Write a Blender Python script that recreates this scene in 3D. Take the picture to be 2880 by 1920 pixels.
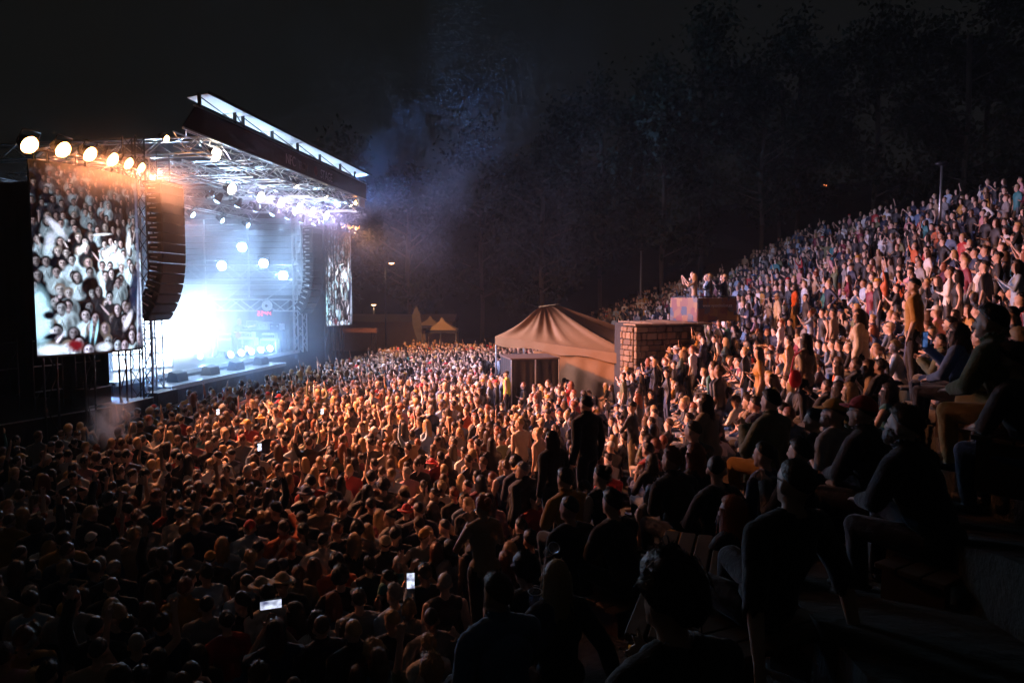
import bpy, bmesh, math, random
import numpy as np
from mathutils import Vector, Matrix, Euler
random.seed(11); np.random.seed(11)
R = math.radians
scene = bpy.context.scene
for o in list(bpy.data.objects): bpy.data.objects.remove(o)
C = scene.collection

# ------------------------------------------------------------------ camera, sky, exposure
CAMZ = 4.75
PITCH = math.atan(130 / 1920)
cam_data = bpy.data.cameras.new('camera'); cam = bpy.data.objects.new('camera', cam_data); C.objects.link(cam)
cam_data.lens = 24; cam_data.sensor_width = 36; cam_data.clip_start = 0.05; cam_data.clip_end = 600
cam.location = (0, 0, CAMZ); cam.rotation_euler = (math.pi / 2 - PITCH, 0, 0)
scene.camera = cam
world = bpy.data.worlds.new('World'); scene.world = world; world.use_nodes = True
bg = world.node_tree.nodes['Background']
bg.inputs[0].default_value = (1.0, 1.0, .93, 1); bg.inputs[1].default_value = 0.0050   # a night sky: no sun, no moon
scene.view_settings.view_transform = 'Standard'; scene.view_settings.look = 'None'
scene.view_settings.exposure = 0.0; scene.view_settings.gamma = 1.0
cy = scene.cycles
cy.use_denoising = True; cy.use_light_tree = False
try: cy.denoiser = 'OPENIMAGEDENOISE'
except Exception: pass
cy.max_bounces = 4; cy.diffuse_bounces = 2; cy.glossy_bounces = 2; cy.transmission_bounces = 3
cy.volume_bounces = 1; cy.transparent_max_bounces = 6; cy.caustics_reflective = False; cy.caustics_refractive = False
cy.sample_clamp_indirect = 3.0; cy.sample_clamp_direct = 0.0
cy.use_adaptive_sampling = True; cy.adaptive_threshold = 0.04; cy.adaptive_min_samples = 12
cy.volume_step_rate = 4.0; cy.volume_max_steps = 32

# ------------------------------------------------------------------ helpers
def P(px, py, Y):
    """world point at depth Y that the photograph shows at (px, py) of 2880x1920"""
    u = (px - 1440) / 1920; v = (960 - py) / 1920
    d = Vector((u, math.cos(PITCH) + v * math.sin(PITCH), -math.sin(PITCH) + v * math.cos(PITCH)))
    return Vector((0, 0, CAMZ)) + d * (Y / d.y)
def proj(x, y, z):
    dz = z - CAMZ
    f = y * math.cos(PITCH) - dz * math.sin(PITCH); up = y * math.sin(PITCH) + dz * math.cos(PITCH)
    if f < 0.05: return None
    return 1440 + 1920 * x / f, 960 - 1920 * up / f, f

def tag(o, label=None, cat=None, group=None, kind=None):
    if label: o['label'] = label
    if cat: o['category'] = cat
    if group: o['group'] = group
    if kind: o['kind'] = kind
    return o
def thing(name, label, cat, loc=(0, 0, 0), rotz=0, group=None):
    o = bpy.data.objects.new(name, None); C.objects.link(o)
    o.location = loc; o.rotation_euler = (0, 0, rotz); o.empty_display_size = 0.2
    return tag(o, label, cat, group)
def link(name, me, parent=None, loc=None, color=None):
    o = bpy.data.objects.new(name, me); C.objects.link(o)
    if parent: o.parent = parent
    if loc is not None: o.location = loc
    if color is not None: o.color = (*color, 1)
    return o
class MB:
    def __init__(s): s.v = []; s.f = []; s.m = []
    def add(s, vs, fs, mi=0):
        b = len(s.v); s.v.extend([tuple(p) for p in vs]); s.f.extend([tuple(i + b for i in f) for f in fs]); s.m.extend([mi] * len(fs))
        return s
    def box(s, x0, x1, y0, y1, z0, z1, mi=0, M=None, bev=0.0):
        if bev > 0:
            vs = []; fs = []
            bm = bmesh.new(); bmesh.ops.create_cube(bm, size=1)
            for v in bm.verts: v.co = ((x0 + x1) / 2 + v.co.x * (x1 - x0), (y0 + y1) / 2 + v.co.y * (y1 - y0), (z0 + z1) / 2 + v.co.z * (z1 - z0))
            bmesh.ops.bevel(bm, geom=bm.edges[:], offset=bev, segments=1, affect='EDGES')
            bm.verts.index_update(); vs = [v.co.copy() for v in bm.verts]; fs = [[v.index for v in f.verts] for f in bm.faces]; bm.free()
        else:
            vs = [Vector(p) for p in ((x0,y0,z0),(x1,y0,z0),(x1,y1,z0),(x0,y1,z0),(x0,y0,z1),(x1,y0,z1),(x1,y1,z1),(x0,y1,z1))]
            fs = [(0,3,2,1),(4,5,6,7),(0,1,5,4),(1,2,6,5),(2,3,7,6),(3,0,4,7)]
        if M is not None: vs = [M @ v for v in vs]
        return s.add(vs, fs, mi)
    def cyl(s, p0, p1, r0, r1=None, n=10, mi=0, caps=True):
        p0 = Vector(p0); p1 = Vector(p1); r1 = r0 if r1 is None else r1
        a = (p1 - p0).normalized(); e = Vector((1,0,0)) if abs(a.x) < .8 else Vector((0,1,0))
        e1 = a.cross(e).normalized(); e2 = a.cross(e1)
        vs = [p0 + (e1 * math.cos(t) + e2 * math.sin(t)) * r0 for t in [2*math.pi*k/n for k in range(n)]]
        vs += [p1 + (e1 * math.cos(t) + e2 * math.sin(t)) * r1 for t in [2*math.pi*k/n for k in range(n)]]
        fs = [(k, (k+1) % n, n + (k+1) % n, n + k) for k in range(n)]
        if caps: fs += [tuple(range(n))[::-1], tuple(range(n, 2*n))]
        return s.add(vs, fs, mi)
    def tube(s, pts, r, n=6, mi=0):
        for a, b in zip(pts[:-1], pts[1:]): s.cyl(a, b, r, n=n, mi=mi)
        return s
    def ell(s, c, rad, nu=12, nv=8, mi=0, M=None):
        vs = []
        for j in range(nv + 1):
            ph = math.pi * j / nv
            for i in range(nu):
                th = 2*math.pi*i/nu
                vs.append(Vector((c[0]+rad[0]*math.sin(ph)*math.cos(th), c[1]+rad[1]*math.sin(ph)*math.sin(th), c[2]+rad[2]*math.cos(ph))))
        fs = []
        for j in range(nv):
            for i in range(nu):
                a, b = j*nu+i, j*nu+(i+1) % nu
                fs.append((a, a+nu, b+nu, b))
        if M is not None: vs = [M @ v for v in vs]
        return s.add(vs, fs, mi)
    def mesh(s, name, mats, smooth=False):
        me = bpy.data.meshes.new(name); me.from_pydata(s.v, [], s.f)
        for m in (mats if isinstance(mats, (list, tuple)) else [mats]): me.materials.append(m)
        if any(s.m): me.polygons.foreach_set('material_index', s.m)
        if smooth: me.polygons.foreach_set('use_smooth', [True] * len(s.f))
        me.update(); return me
    def build(s, name, mats, parent=None, smooth=False, loc=None):
        return link(name, s.mesh(name, mats, smooth), parent, loc)

# ------------------------------------------------------------------ materials
def nodes(name):
    m = bpy.data.materials.new(name); m.use_nodes = True
    nt = m.node_tree; b = nt.nodes['Principled BSDF']
    return m, nt, b
def noise_in(nt, scale, detail=4, rough=.6, coord='Object'):
    tc = nt.nodes.new('ShaderNodeTexCoord'); n = nt.nodes.new('ShaderNodeTexNoise')
    n.inputs['Scale'].default_value = scale; n.inputs['Detail'].default_value = detail; n.inputs['Roughness'].default_value = rough
    nt.links.new(tc.outputs[coord], n.inputs['Vector']); return n
def bump_in(nt, b, h, strength, dist=.02):
    bp = nt.nodes.new('ShaderNodeBump'); bp.inputs['Strength'].default_value = strength; bp.inputs['Distance'].default_value = dist
    nt.links.new(h, bp.inputs['Height']); nt.links.new(bp.outputs[0], b.inputs['Normal'])
def mat(name, col, rough=.6, metal=0, scale=8, var=.25, bump=.15, dist=.01, spec=.5):
    """plain surface: base colour broken up by noise, fine relief"""
    m, nt, b = nodes(name)
    n = noise_in(nt, scale)
    mx = nt.nodes.new('ShaderNodeMix'); mx.data_type = 'RGBA'
    mx.inputs[6].default_value = (*[c*(1-var) for c in col], 1); mx.inputs[7].default_value = (*[min(1, c*(1+var)) for c in col], 1)
    nt.links.new(n.outputs[0], mx.inputs[0]); nt.links.new(mx.outputs[2], b.inputs['Base Color'])
    b.inputs['Roughness'].default_value = rough; b.inputs['Metallic'].default_value = metal; b.inputs['Specular IOR Level'].default_value = spec
    if bump: bump_in(nt, b, n.outputs[0], bump, dist)
    return m
def emit(name, col, strength):
    m, nt, b = nodes(name)
    b.inputs['Base Color'].default_value = (*[c*.5 for c in col], 1)
    b.inputs['Emission Color'].default_value = (*col, 1); b.inputs['Emission Strength'].default_value = strength
    return m
def objcol(name, rough, scale, var, bump, dist=.008, sss=0, spec=.5, sheen=0):
    """surface whose colour is the object's own colour"""
    m, nt, b = nodes(name)
    oi = nt.nodes.new('ShaderNodeObjectInfo'); n = noise_in(nt, scale)
    mr = nt.nodes.new('ShaderNodeMapRange'); mr.inputs[3].default_value = 1-var; mr.inputs[4].default_value = 1+var
    vm = nt.nodes.new('ShaderNodeVectorMath'); vm.operation = 'SCALE'
    nt.links.new(n.outputs[0], mr.inputs[0]); nt.links.new(oi.outputs['Color'], vm.inputs[0]); nt.links.new(mr.outputs[0], vm.inputs['Scale'])
    nt.links.new(vm.outputs[0], b.inputs['Base Color'])
    b.inputs['Roughness'].default_value = rough; b.inputs['Specular IOR Level'].default_value = spec
    if sheen: b.inputs['Sheen Weight'].default_value = sheen
    bump_in(nt, b, n.outputs[0], bump, dist)
    return m
M_SKIN = objcol('skin', .5, 30, .12, .1)
M_CLOTH = objcol('cloth', .85, 9, .2, .6, .03, sheen=.2)
M_HAIR = objcol('hair', .42, 60, .45, .8, .012, spec=.6)
M_EYE = mat('eye', (.02,.016,.014), .2, bump=0)
M_LIP = mat('lip', (.32,.12,.1), .45, bump=0)
M_SHOE = mat('shoe', (.05,.05,.05), .6)
M_METAL = mat('truss_metal', (.55,.56,.58), .38, .85, 14, .12, .08)
M_DARKMETAL = mat('dark_metal', (.05,.05,.055), .45, .6, 14, .2, .1)
M_BLACK = mat('black_paint', (.018,.018,.02), .55, 0, 10, .3, .15)
M_BLACKCLOTH = mat('black_cloth', (.02,.02,.022), .9, 0, 4, .4, .5, .04)
M_GRILLE = mat('speaker_grille', (.015,.015,.017), .5, .3, 120, .5, .4)
M_WHITE = mat('white_plastic', (.7,.7,.7), .45, 0, 12, .08, .05)
# ------------------------------------------------------------------ terrain: floor of the bowl, terraces up the right-hand side
RISE, TREAD = .34, .85
RYL = np.array([(-12, 2.6), (0, 1.7), (2.5, .7), (4, .0), (5.5, -.4), (8, -.35), (12, -.18), (18, 0), (400, 0)]).T
RYH = np.array([(-12, 2.9), (0, 2.3), (3, 1.85), (4, 1.6), (8, .82), (12, .36), (18, 0), (400, 0)]).T
def ramp(y, x):
    t = min(max((x + 1.1) / 1.6, 0), 1); t = t * t * (3 - 2 * t)
    return float(np.interp(y, RYL[0], RYL[1])) * (1 - t) + float(np.interp(y, RYH[0], RYH[1])) * t
def x0_of(y): return -1.7 + .2 * min(max(y, -10), 22)
def rise_at(k): return RISE * k if k <= 13 else RISE * 13 + .43 * (k - 13)
NTER = 21
def ground(x, y):
    s = x - x0_of(y)
    if s > NTER * TREAD - TREAD + 1: return rise_at(NTER) + ramp(y, x) + float(np.interp(s, [18, 20, 30, 60, 120], [0, .3, 1.2, 5, 9]))
    k = min(max(math.floor(s / TREAD) + 1, 0), NTER) if s > 0 else 0
    return rise_at(k) + ramp(y, x)
def build_ground():
    ys = np.concatenate([np.arange(-12, 24, .8), np.arange(24, 70, 2.), np.array([70, 80, 95, 120, 158])])
    cols = [(-140, 0), (-60, 0), (-30, 0), (-20, 0)] + [(float(v), 0) for v in np.arange(-16, 0, 1.2)]
    prev = 0
    for k in range(NTER + 1):
        if k > 0: cols.append((k * TREAD - TREAD, prev))
        z = rise_at(k); 
        if k > 0: cols.append((k * TREAD - TREAD + .012, z))
        prev = z
    cols += [(20, prev + .3), (30, prev + 1.2), (60, prev + 5), (120, prev + 9)]
    vs = []
    for y in ys:
        for s, z in cols:
            x = x0_of(y) + s
            vs.append((x, y, z + ramp(y, x) + (.0 if abs(s) > 60 else .02 * math.sin(3.1 * x + 1.7 * y) * (1 if s < 0 else .4))))
    n = len(cols); fs = []
    for j in range(len(ys) - 1):
        for i in range(n - 1): fs.append((j*n+i, j*n+i+1, (j+1)*n+i+1, (j+1)*n+i))
    m, nt, b = nodes('trampled_ground')
    n1 = noise_in(nt, .6, 6); n2 = noise_in(nt, 9, 5)
    cr = nt.nodes.new('ShaderNodeValToRGB'); e = cr.color_ramp.elements
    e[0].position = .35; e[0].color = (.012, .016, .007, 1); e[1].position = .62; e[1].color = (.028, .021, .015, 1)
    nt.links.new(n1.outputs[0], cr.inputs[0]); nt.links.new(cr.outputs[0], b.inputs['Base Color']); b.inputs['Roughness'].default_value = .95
    bump_in(nt, b, n2.outputs[0], .8, .05)
    mb = MB(); mb.v = vs; mb.f = fs; mb.m = [0] * len(fs)
    tag(mb.build('ground', m), kind='structure')

# ------------------------------------------------------------------ people
def capsule(p0, p1, r0, r1, n=10, k=3, flat=1.0):
    p0 = Vector(p0); p1 = Vector(p1); a = p1 - p0
    a = a.normalized() if a.length > 1e-6 else Vector((0, 0, 1))
    e1 = Vector((1, 0, 0)); e1 = (e1 - a * a.dot(e1))
    if e1.length < .2: e1 = Vector((0, 1, 0)) - a * a.y
    e1.normalize(); e2 = a.cross(e1)
    vs = [p0 - a * r0]; rings = 0
    for j in range(1, k + 1):
        t = -math.pi / 2 + j * (math.pi / 2) / k
        vs += [p0 + a * (r0 * math.sin(t)) + (e1 * math.cos(q) + e2 * math.sin(q) * flat) * (r0 * math.cos(t)) for q in [2*math.pi*i/n for i in range(n)]]; rings += 1
    for j in range(0, k):
        t = j * (math.pi / 2) / k
        vs += [p1 + a * (r1 * math.sin(t)) + (e1 * math.cos(q) + e2 * math.sin(q) * flat) * (r1 * math.cos(t)) for q in [2*math.pi*i/n for i in range(n)]]; rings += 1
    vs.append(p1 + a * r1)
    fs = [(0, 1 + (i+1) % n, 1 + i) for i in range(n)]
    for j in range(rings - 1):
        b = 1 + j * n
        fs += [(b + i, b + (i+1) % n, b + n + (i+1) % n, b + n + i) for i in range(n)]
    b = 1 + (rings - 1) * n
    fs += [(b + i, b + (i+1) % n, len(vs) - 1) for i in range(n)]
    return vs, fs
ARMS = {  # elbow, wrist, both relative to the shoulder; +x is away from the body, +y forward
    'down': ((.05,-.04,-.28), (.05,.04,-.53)), 'fold': ((.07,.02,-.27), (-.13,.2,-.2)), 'up': ((.09,.07,.22), (.05,.12,.48)),
    'wave': ((.2,.08,.13), (.2,.2,.38)), 'phone': ((.08,.22,-.12), (-.1,.36,.12)), 'clap': ((.1,.12,-.23), (-.14,.3,-.02)),
    'hip': ((.19,-.1,-.23), (.03,.04,-.4)), 'knee': ((.06,.2,-.2), (-.03,.4,-.31)), 'back': ((.1,-.16,-.24), (.12,-.28,-.46)),
    'chin': ((.05,.2,-.22), (-.13,.2,-.0)), 'point': ((.1,.2,.12), (.06,.44,.26)), 'hug': ((.08,.16,-.22), (-.08,.38,-.34)),
    'face': ((.12,.16,-.05), (-.05,.22,.16)), 'out': ((.24,.1,-.02), (.44,.2,.1)), 'cup': ((.07,.06,-.27), (.0,.3,-.2))}
POSES = {  # left arm, right arm, seated, lean, head yaw, head pitch
    'stand': ('down', 'down', 0, 2, 0, 0), 'stand_turned': ('down', 'fold', 0, 3, 35, -2), 'folded': ('fold', 'fold', 0, 0, -12, 3),
    'one_up': ('down', 'up', 0, 3, 5, 6), 'left_up': ('up', 'fold', 0, 2, -6, 5), 'both_up': ('up', 'wave', 0, 0, 0, 8), 'filming': ('phone', 'phone', 0, 2, 0, 4),
    'clapping': ('clap', 'clap', 0, 3, 8, 2), 'hands_on_hips': ('hip', 'down', 0, 2, -20, 0), 'pointing': ('fold', 'point', 0, 2, 0, 5), 'drinking': ('down', 'cup', 0, 1, 10, 3),
    'sit_knees': ('knee', 'knee', 1, 24, 0, 10), 'sit_folded': ('fold', 'hug', 1, 10, 12, 2), 'sit_back': ('back', 'back', 1, -16, -8, 2),
    'sit_clap': ('clap', 'clap', 1, 10, 0, 6), 'sit_chin': ('hug', 'chin', 1, 26, 6, 8), 'sit_filming': ('hug', 'phone', 1, 8, 0, 3), 'sit_turned': ('hug', 'back', 1, 4, -50, 0),
    'crouch': ('out', 'fold', 0, 30, 0, 10)}
STANDING = ['stand', 'stand_turned', 'folded', 'one_up', 'left_up', 'both_up', 'filming', 'clapping', 'hands_on_hips', 'pointing', 'drinking']
SEATED = ['sit_knees', 'sit_folded', 'sit_back', 'sit_clap', 'sit_chin', 'sit_filming', 'sit_turned']
HC = Vector((0, .005, 1.655))     # centre of the skull of the upright figure
def skeleton(pose, build, hi):
    """closed shapes of one figure as (tag, verts, faces, p0, p1, r); local: faces +y, stands on z=0 (or sits on z=0, feet on the step below)"""
    la, ra, seat, lean, yaw, pitch = POSES[pose]
    w = .95 if build == 'f' else 1.04
    prims = []
    PEL = Vector((0, 0, .95)); off = Vector((0, 0, .10 - .95)) if seat else Vector((0, 0, 0))
    Rl = Matrix.Rotation(R(-lean), 3, 'X')
    def up(p): return Rl @ (Vector(p) - PEL) + PEL + off
    neck = Vector((0, -.01, 1.5)); Rh = Matrix.Rotation(R(yaw), 3, 'Z') @ Matrix.Rotation(R(pitch + lean * .75), 3, 'X')
    def hd(p): return up(neck) + (Rl @ Rh) @ (Vector(p) - neck)
    def cap(t, p0, p1, r0, r1, flat=1.0, n=10): 
        v, f = capsule(p0, p1, r0, r1, n, 3, flat); prims.append((t, v, f, Vector(p0), Vector(p1), (r0 + r1) / 2))
    def ell(t, c, rad, fn):
        m = MB().ell((0, 0, 0), rad, 12, 8)
        vs = [fn(Vector(c) + Vector(p)) for p in m.v]; cc = fn(Vector(c))
        prims.append((t, vs, m.f, cc, cc, sum(rad) / 3))
    hipw = 1.1 if build == 'f' else .98
    ell('pelvis', (0, 0, .97), (.16*hipw, .12, .12), up)
    cap('torso', up((0, -.005, 1.02)), up((0, 0, 1.2)), .128*w, .135*w, .8)
    ell('torso', (0, .0, 1.29), (.17*w, .118, .17), up)
    if build == 'f': ell('torso', (.07, .08, 1.28), (.07, .06, .07), up); ell('torso', (-.07, .08, 1.28), (.07, .06, .07), up)
    cap('torso', up((-.13*w, -.005, 1.42)), up((.13*w, -.005, 1.42)), .066, .066)
    cap('torso', up((-.07, -.015, 1.45)), up((.07, -.015, 1.45)), .06, .06)
    cap('neck', up((0, -.015, 1.44)), hd((0, .0, 1.57)), .056 if build == 'm' else .048, .05)
    ell('head', HC, (.076, .096, .1), hd); ell('head', (0, .032, 1.605), (.06, .07, .088), hd)
    ell('head', (0, .078, 1.54), (.03, .026, .024), hd)
    cap('head', hd((0, .094, 1.645)), hd((0, .115, 1.607)), .012, .016, n=8)
    ell('head', (.0, .088, 1.655), (.045, .018, .014), hd)
    for s in (-1, 1): ell('head', (s*.078, -.002, 1.62), (.014, .024, .034), hd)
    for s, a in ((-1, la), (1, ra)):
        S = Vector((s*.19*w, -.005, 1.405)); e, wr = ARMS[a]
        sh = up(S); el = up(S + Vector((s*e[0], e[1], e[2]))); wrp = up(S + Vector((s*wr[0], wr[1], wr[2])))
        if seat and a in ('knee', 'hug'):       # the hand rests on the thigh or the knee
            wrp = Vector((s*.1, .30 if a == 'hug' else .40, .27)); el = (sh + wrp) / 2 + Vector((s*.08, -.03, -.08))
        cap('uarm', sh, el, .054*w, .043*w); cap('farm', el, wrp, .043*w, .029)
        d = (wrp - el).normalized(); side = d.cross(Vector((0, 1, 0)) if abs(d.y) < .7 else Vector((0, 0, 1))).normalized()
        prims.append(('hand', *capsule(wrp + d*.02, wrp + d*.075, .034, .038, 10, 3, .55), wrp + d*.02, wrp + d*.09, .03))
        nrm = d.cross(side)
        if hi:
            for q, (o, ln) in enumerate(((-.03, .062), (-.011, .08), (.01, .084), (.03, .074))):
                b = wrp + d*.095 + side*o; k = b + d*(ln*.5) + side*o*.35; t = k + (d + nrm*.55).normalized()*(ln*.5) + side*o*.2
                cap('hand', b, k, .0105, .0095, n=6); cap('hand', k, t, .0095, .0085, n=6)
            b = wrp + d*.035 + side*.032; k = b + (d*.5 + side).normalized()*.04; cap('hand', b, k, .013, .011, n=6); cap('hand', k, k + (d + side*.3).normalized()*.03, .011, .01, n=6)
        else: cap('hand', wrp + d*.09, wrp + d*.15 + nrm*.02, .03, .022)
    for s in (-1, 1):
        if seat:
            sp = .13 + .05*((s+1)//2); hip = Vector((s*.09, .02, .1)); kn = Vector((s*sp, .43, .14 + .03*s)); an = Vector((s*sp*.9, .42 + .03*s, -.25)); toe = an + Vector((s*.02, .17, -.05)); heel = an + Vector((0, -.03, -.045))
        else:
            st = .035 * s; hip = Vector((s*.09*hipw, 0, .92)); kn = Vector((s*.1, .03 + st, .5)); an = Vector((s*.105, -.02 + st, .085)); toe = an + Vector((s*.03, .17, -.045)); heel = an + Vector((0, -.03, -.035))
        cap('thigh', hip, kn, .088*hipw, .058); cap('shin', kn, an, .058, .04); cap('foot', heel, toe, .045, .036, .8)
    return prims, (hd, up)
EYES = [(-.033, .092, 1.645), (.033, .092, 1.645)]; MOUTH = (0, .098, 1.565)
dg = None
def figure(pose, build, voxel, target, hi, smooth_it=4):
    prims, (hd, up) = skeleton(pose, build, hi)
    mb = MB()
    for t, v, f, p0, p1, r in prims: mb.add(v, f)
    o = link('tmp', mb.mesh('tmp', M_SKIN))
    m = o.modifiers.new('r', 'REMESH'); m.mode = 'VOXEL'; m.voxel_size = voxel
    m = o.modifiers.new('s', 'SMOOTH'); m.factor = .5; m.iterations = smooth_it
    d = bpy.context.evaluated_depsgraph_get(); n = len(o.evaluated_get(d).data.polygons)
    m = o.modifiers.new('d', 'DECIMATE'); m.ratio = min(1, target / (n * 2))
    d = bpy.context.evaluated_depsgraph_get(); me = bpy.data.meshes.new_from_object(o.evaluated_get(d))
    old = o.data; bpy.data.objects.remove(o); bpy.data.meshes.remove(old)
    nf = len(me.polygons); ctr = np.empty(nf * 3); me.polygons.foreach_get('center', ctr); ctr = ctr.reshape(-1, 3)
    best = np.full(nf, 1e9); reg = np.zeros(nf, int); names = ['pelvis', 'torso', 'neck', 'head', 'uarm', 'farm', 'hand', 'thigh', 'shin', 'foot']
    for t, v, f, p0, p1, r in prims:
        p0 = np.array(p0); a = np.array(p1) - p0; L = a @ a
        tt = np.clip(((ctr - p0) @ a) / L, 0, 1) if L > 1e-9 else np.zeros(nf)
        dd = np.linalg.norm(ctr - (p0 + tt[:, None] * a), axis=1) - r
        k = dd < best; best[k] = dd[k]; reg[k] = names.index(t)
    frame = Matrix.Translation(hd(HC)) @ Matrix(((hd(HC + Vector((1,0,0))) - hd(HC)), (hd(HC + Vector((0,1,0))) - hd(HC)), (hd(HC + Vector((0,0,1))) - hd(HC)))).transposed().to_4x4()
    return me, reg, names, frame, ctr, [np.array(hd(e)) for e in EYES], np.array(hd(MOUTH))
_fig = {}
def hi_figure(pose, build):
    k = (pose, build)
    if k not in _fig:
        me, reg, names, frame, ctr, eyes, mouth = figure(pose, build, .0125, 4200, True)
        me.name = 'person_body'; me.materials.clear()
        for m in (M_SKIN, M_EYE, M_LIP, M_SHOE): me.materials.append(m)
        mi = np.zeros(len(reg), int)
        for e in eyes: mi[np.linalg.norm(ctr - e, axis=1) < .0105] = 1
        mi[np.linalg.norm((ctr - mouth) * (1, 1, 1.6), axis=1) < .019] = 2
        mi[reg == names.index('foot')] = 3
        me.polygons.foreach_set('material_index', mi); me.polygons.foreach_set('use_smooth', [True] * len(reg)); me.update()
        _fig[k] = (me, reg, names, frame)
    return _fig[k]
_garm = {}
GARM = {'tshirt': ('torso', 'uarm', 'pelvis'), 'hoodie': ('torso', 'uarm', 'farm', 'pelvis', 'neck'), 'vest': ('torso', 'pelvis'), 'trousers': ('pelvis', 'thigh', 'shin'), 'shorts': ('pelvis', 'thigh')}
def garment(pose, build, kind):
    k = (pose, build, kind)
    if k not in _garm:
        me, reg, names, frame = hi_figure(pose, build)
        sel = [names.index(t) for t in GARM[kind]]
        bm = bmesh.new(); bm.from_mesh(me); bm.faces.ensure_lookup_table(); bm.normal_update()
        off = {'tshirt': .016, 'hoodie': .024, 'vest': .014, 'trousers': .012, 'shorts': .02}[kind]
        nrm = {v: v.normal.copy() for v in bm.verts}
        bmesh.ops.delete(bm, geom=[f for f, r in zip(bm.faces, reg) if r not in sel], context='FACES')
        from mathutils import noise as mn
        for v in bm.verts:
            q = mn.noise(v.co * 9) * .5 + mn.noise(v.co * 23 + Vector((5, 1, 2))) * .35
            v.co += nrm[v] * max(.006, off + .016 * q)
        ed = [e for e in bm.edges if e.is_boundary]
        ex = bmesh.ops.extrude_edge_only(bm, edges=ed)['geom']
        bm.normal_update()
        for v in [g for g in ex if isinstance(g, bmesh.types.BMVert)]: v.co -= v.normal * .014
        g = bpy.data.meshes.new(kind); bm.to_mesh(g); bm.free()
        g.materials.clear(); g.materials.append(M_CLOTH)
        g.polygons.foreach_set('material_index', [0] * len(g.polygons)); g.polygons.foreach_set('use_smooth', [True] * len(g.polygons)); g.update(); _garm[k] = g
    return _garm[k]
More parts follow.
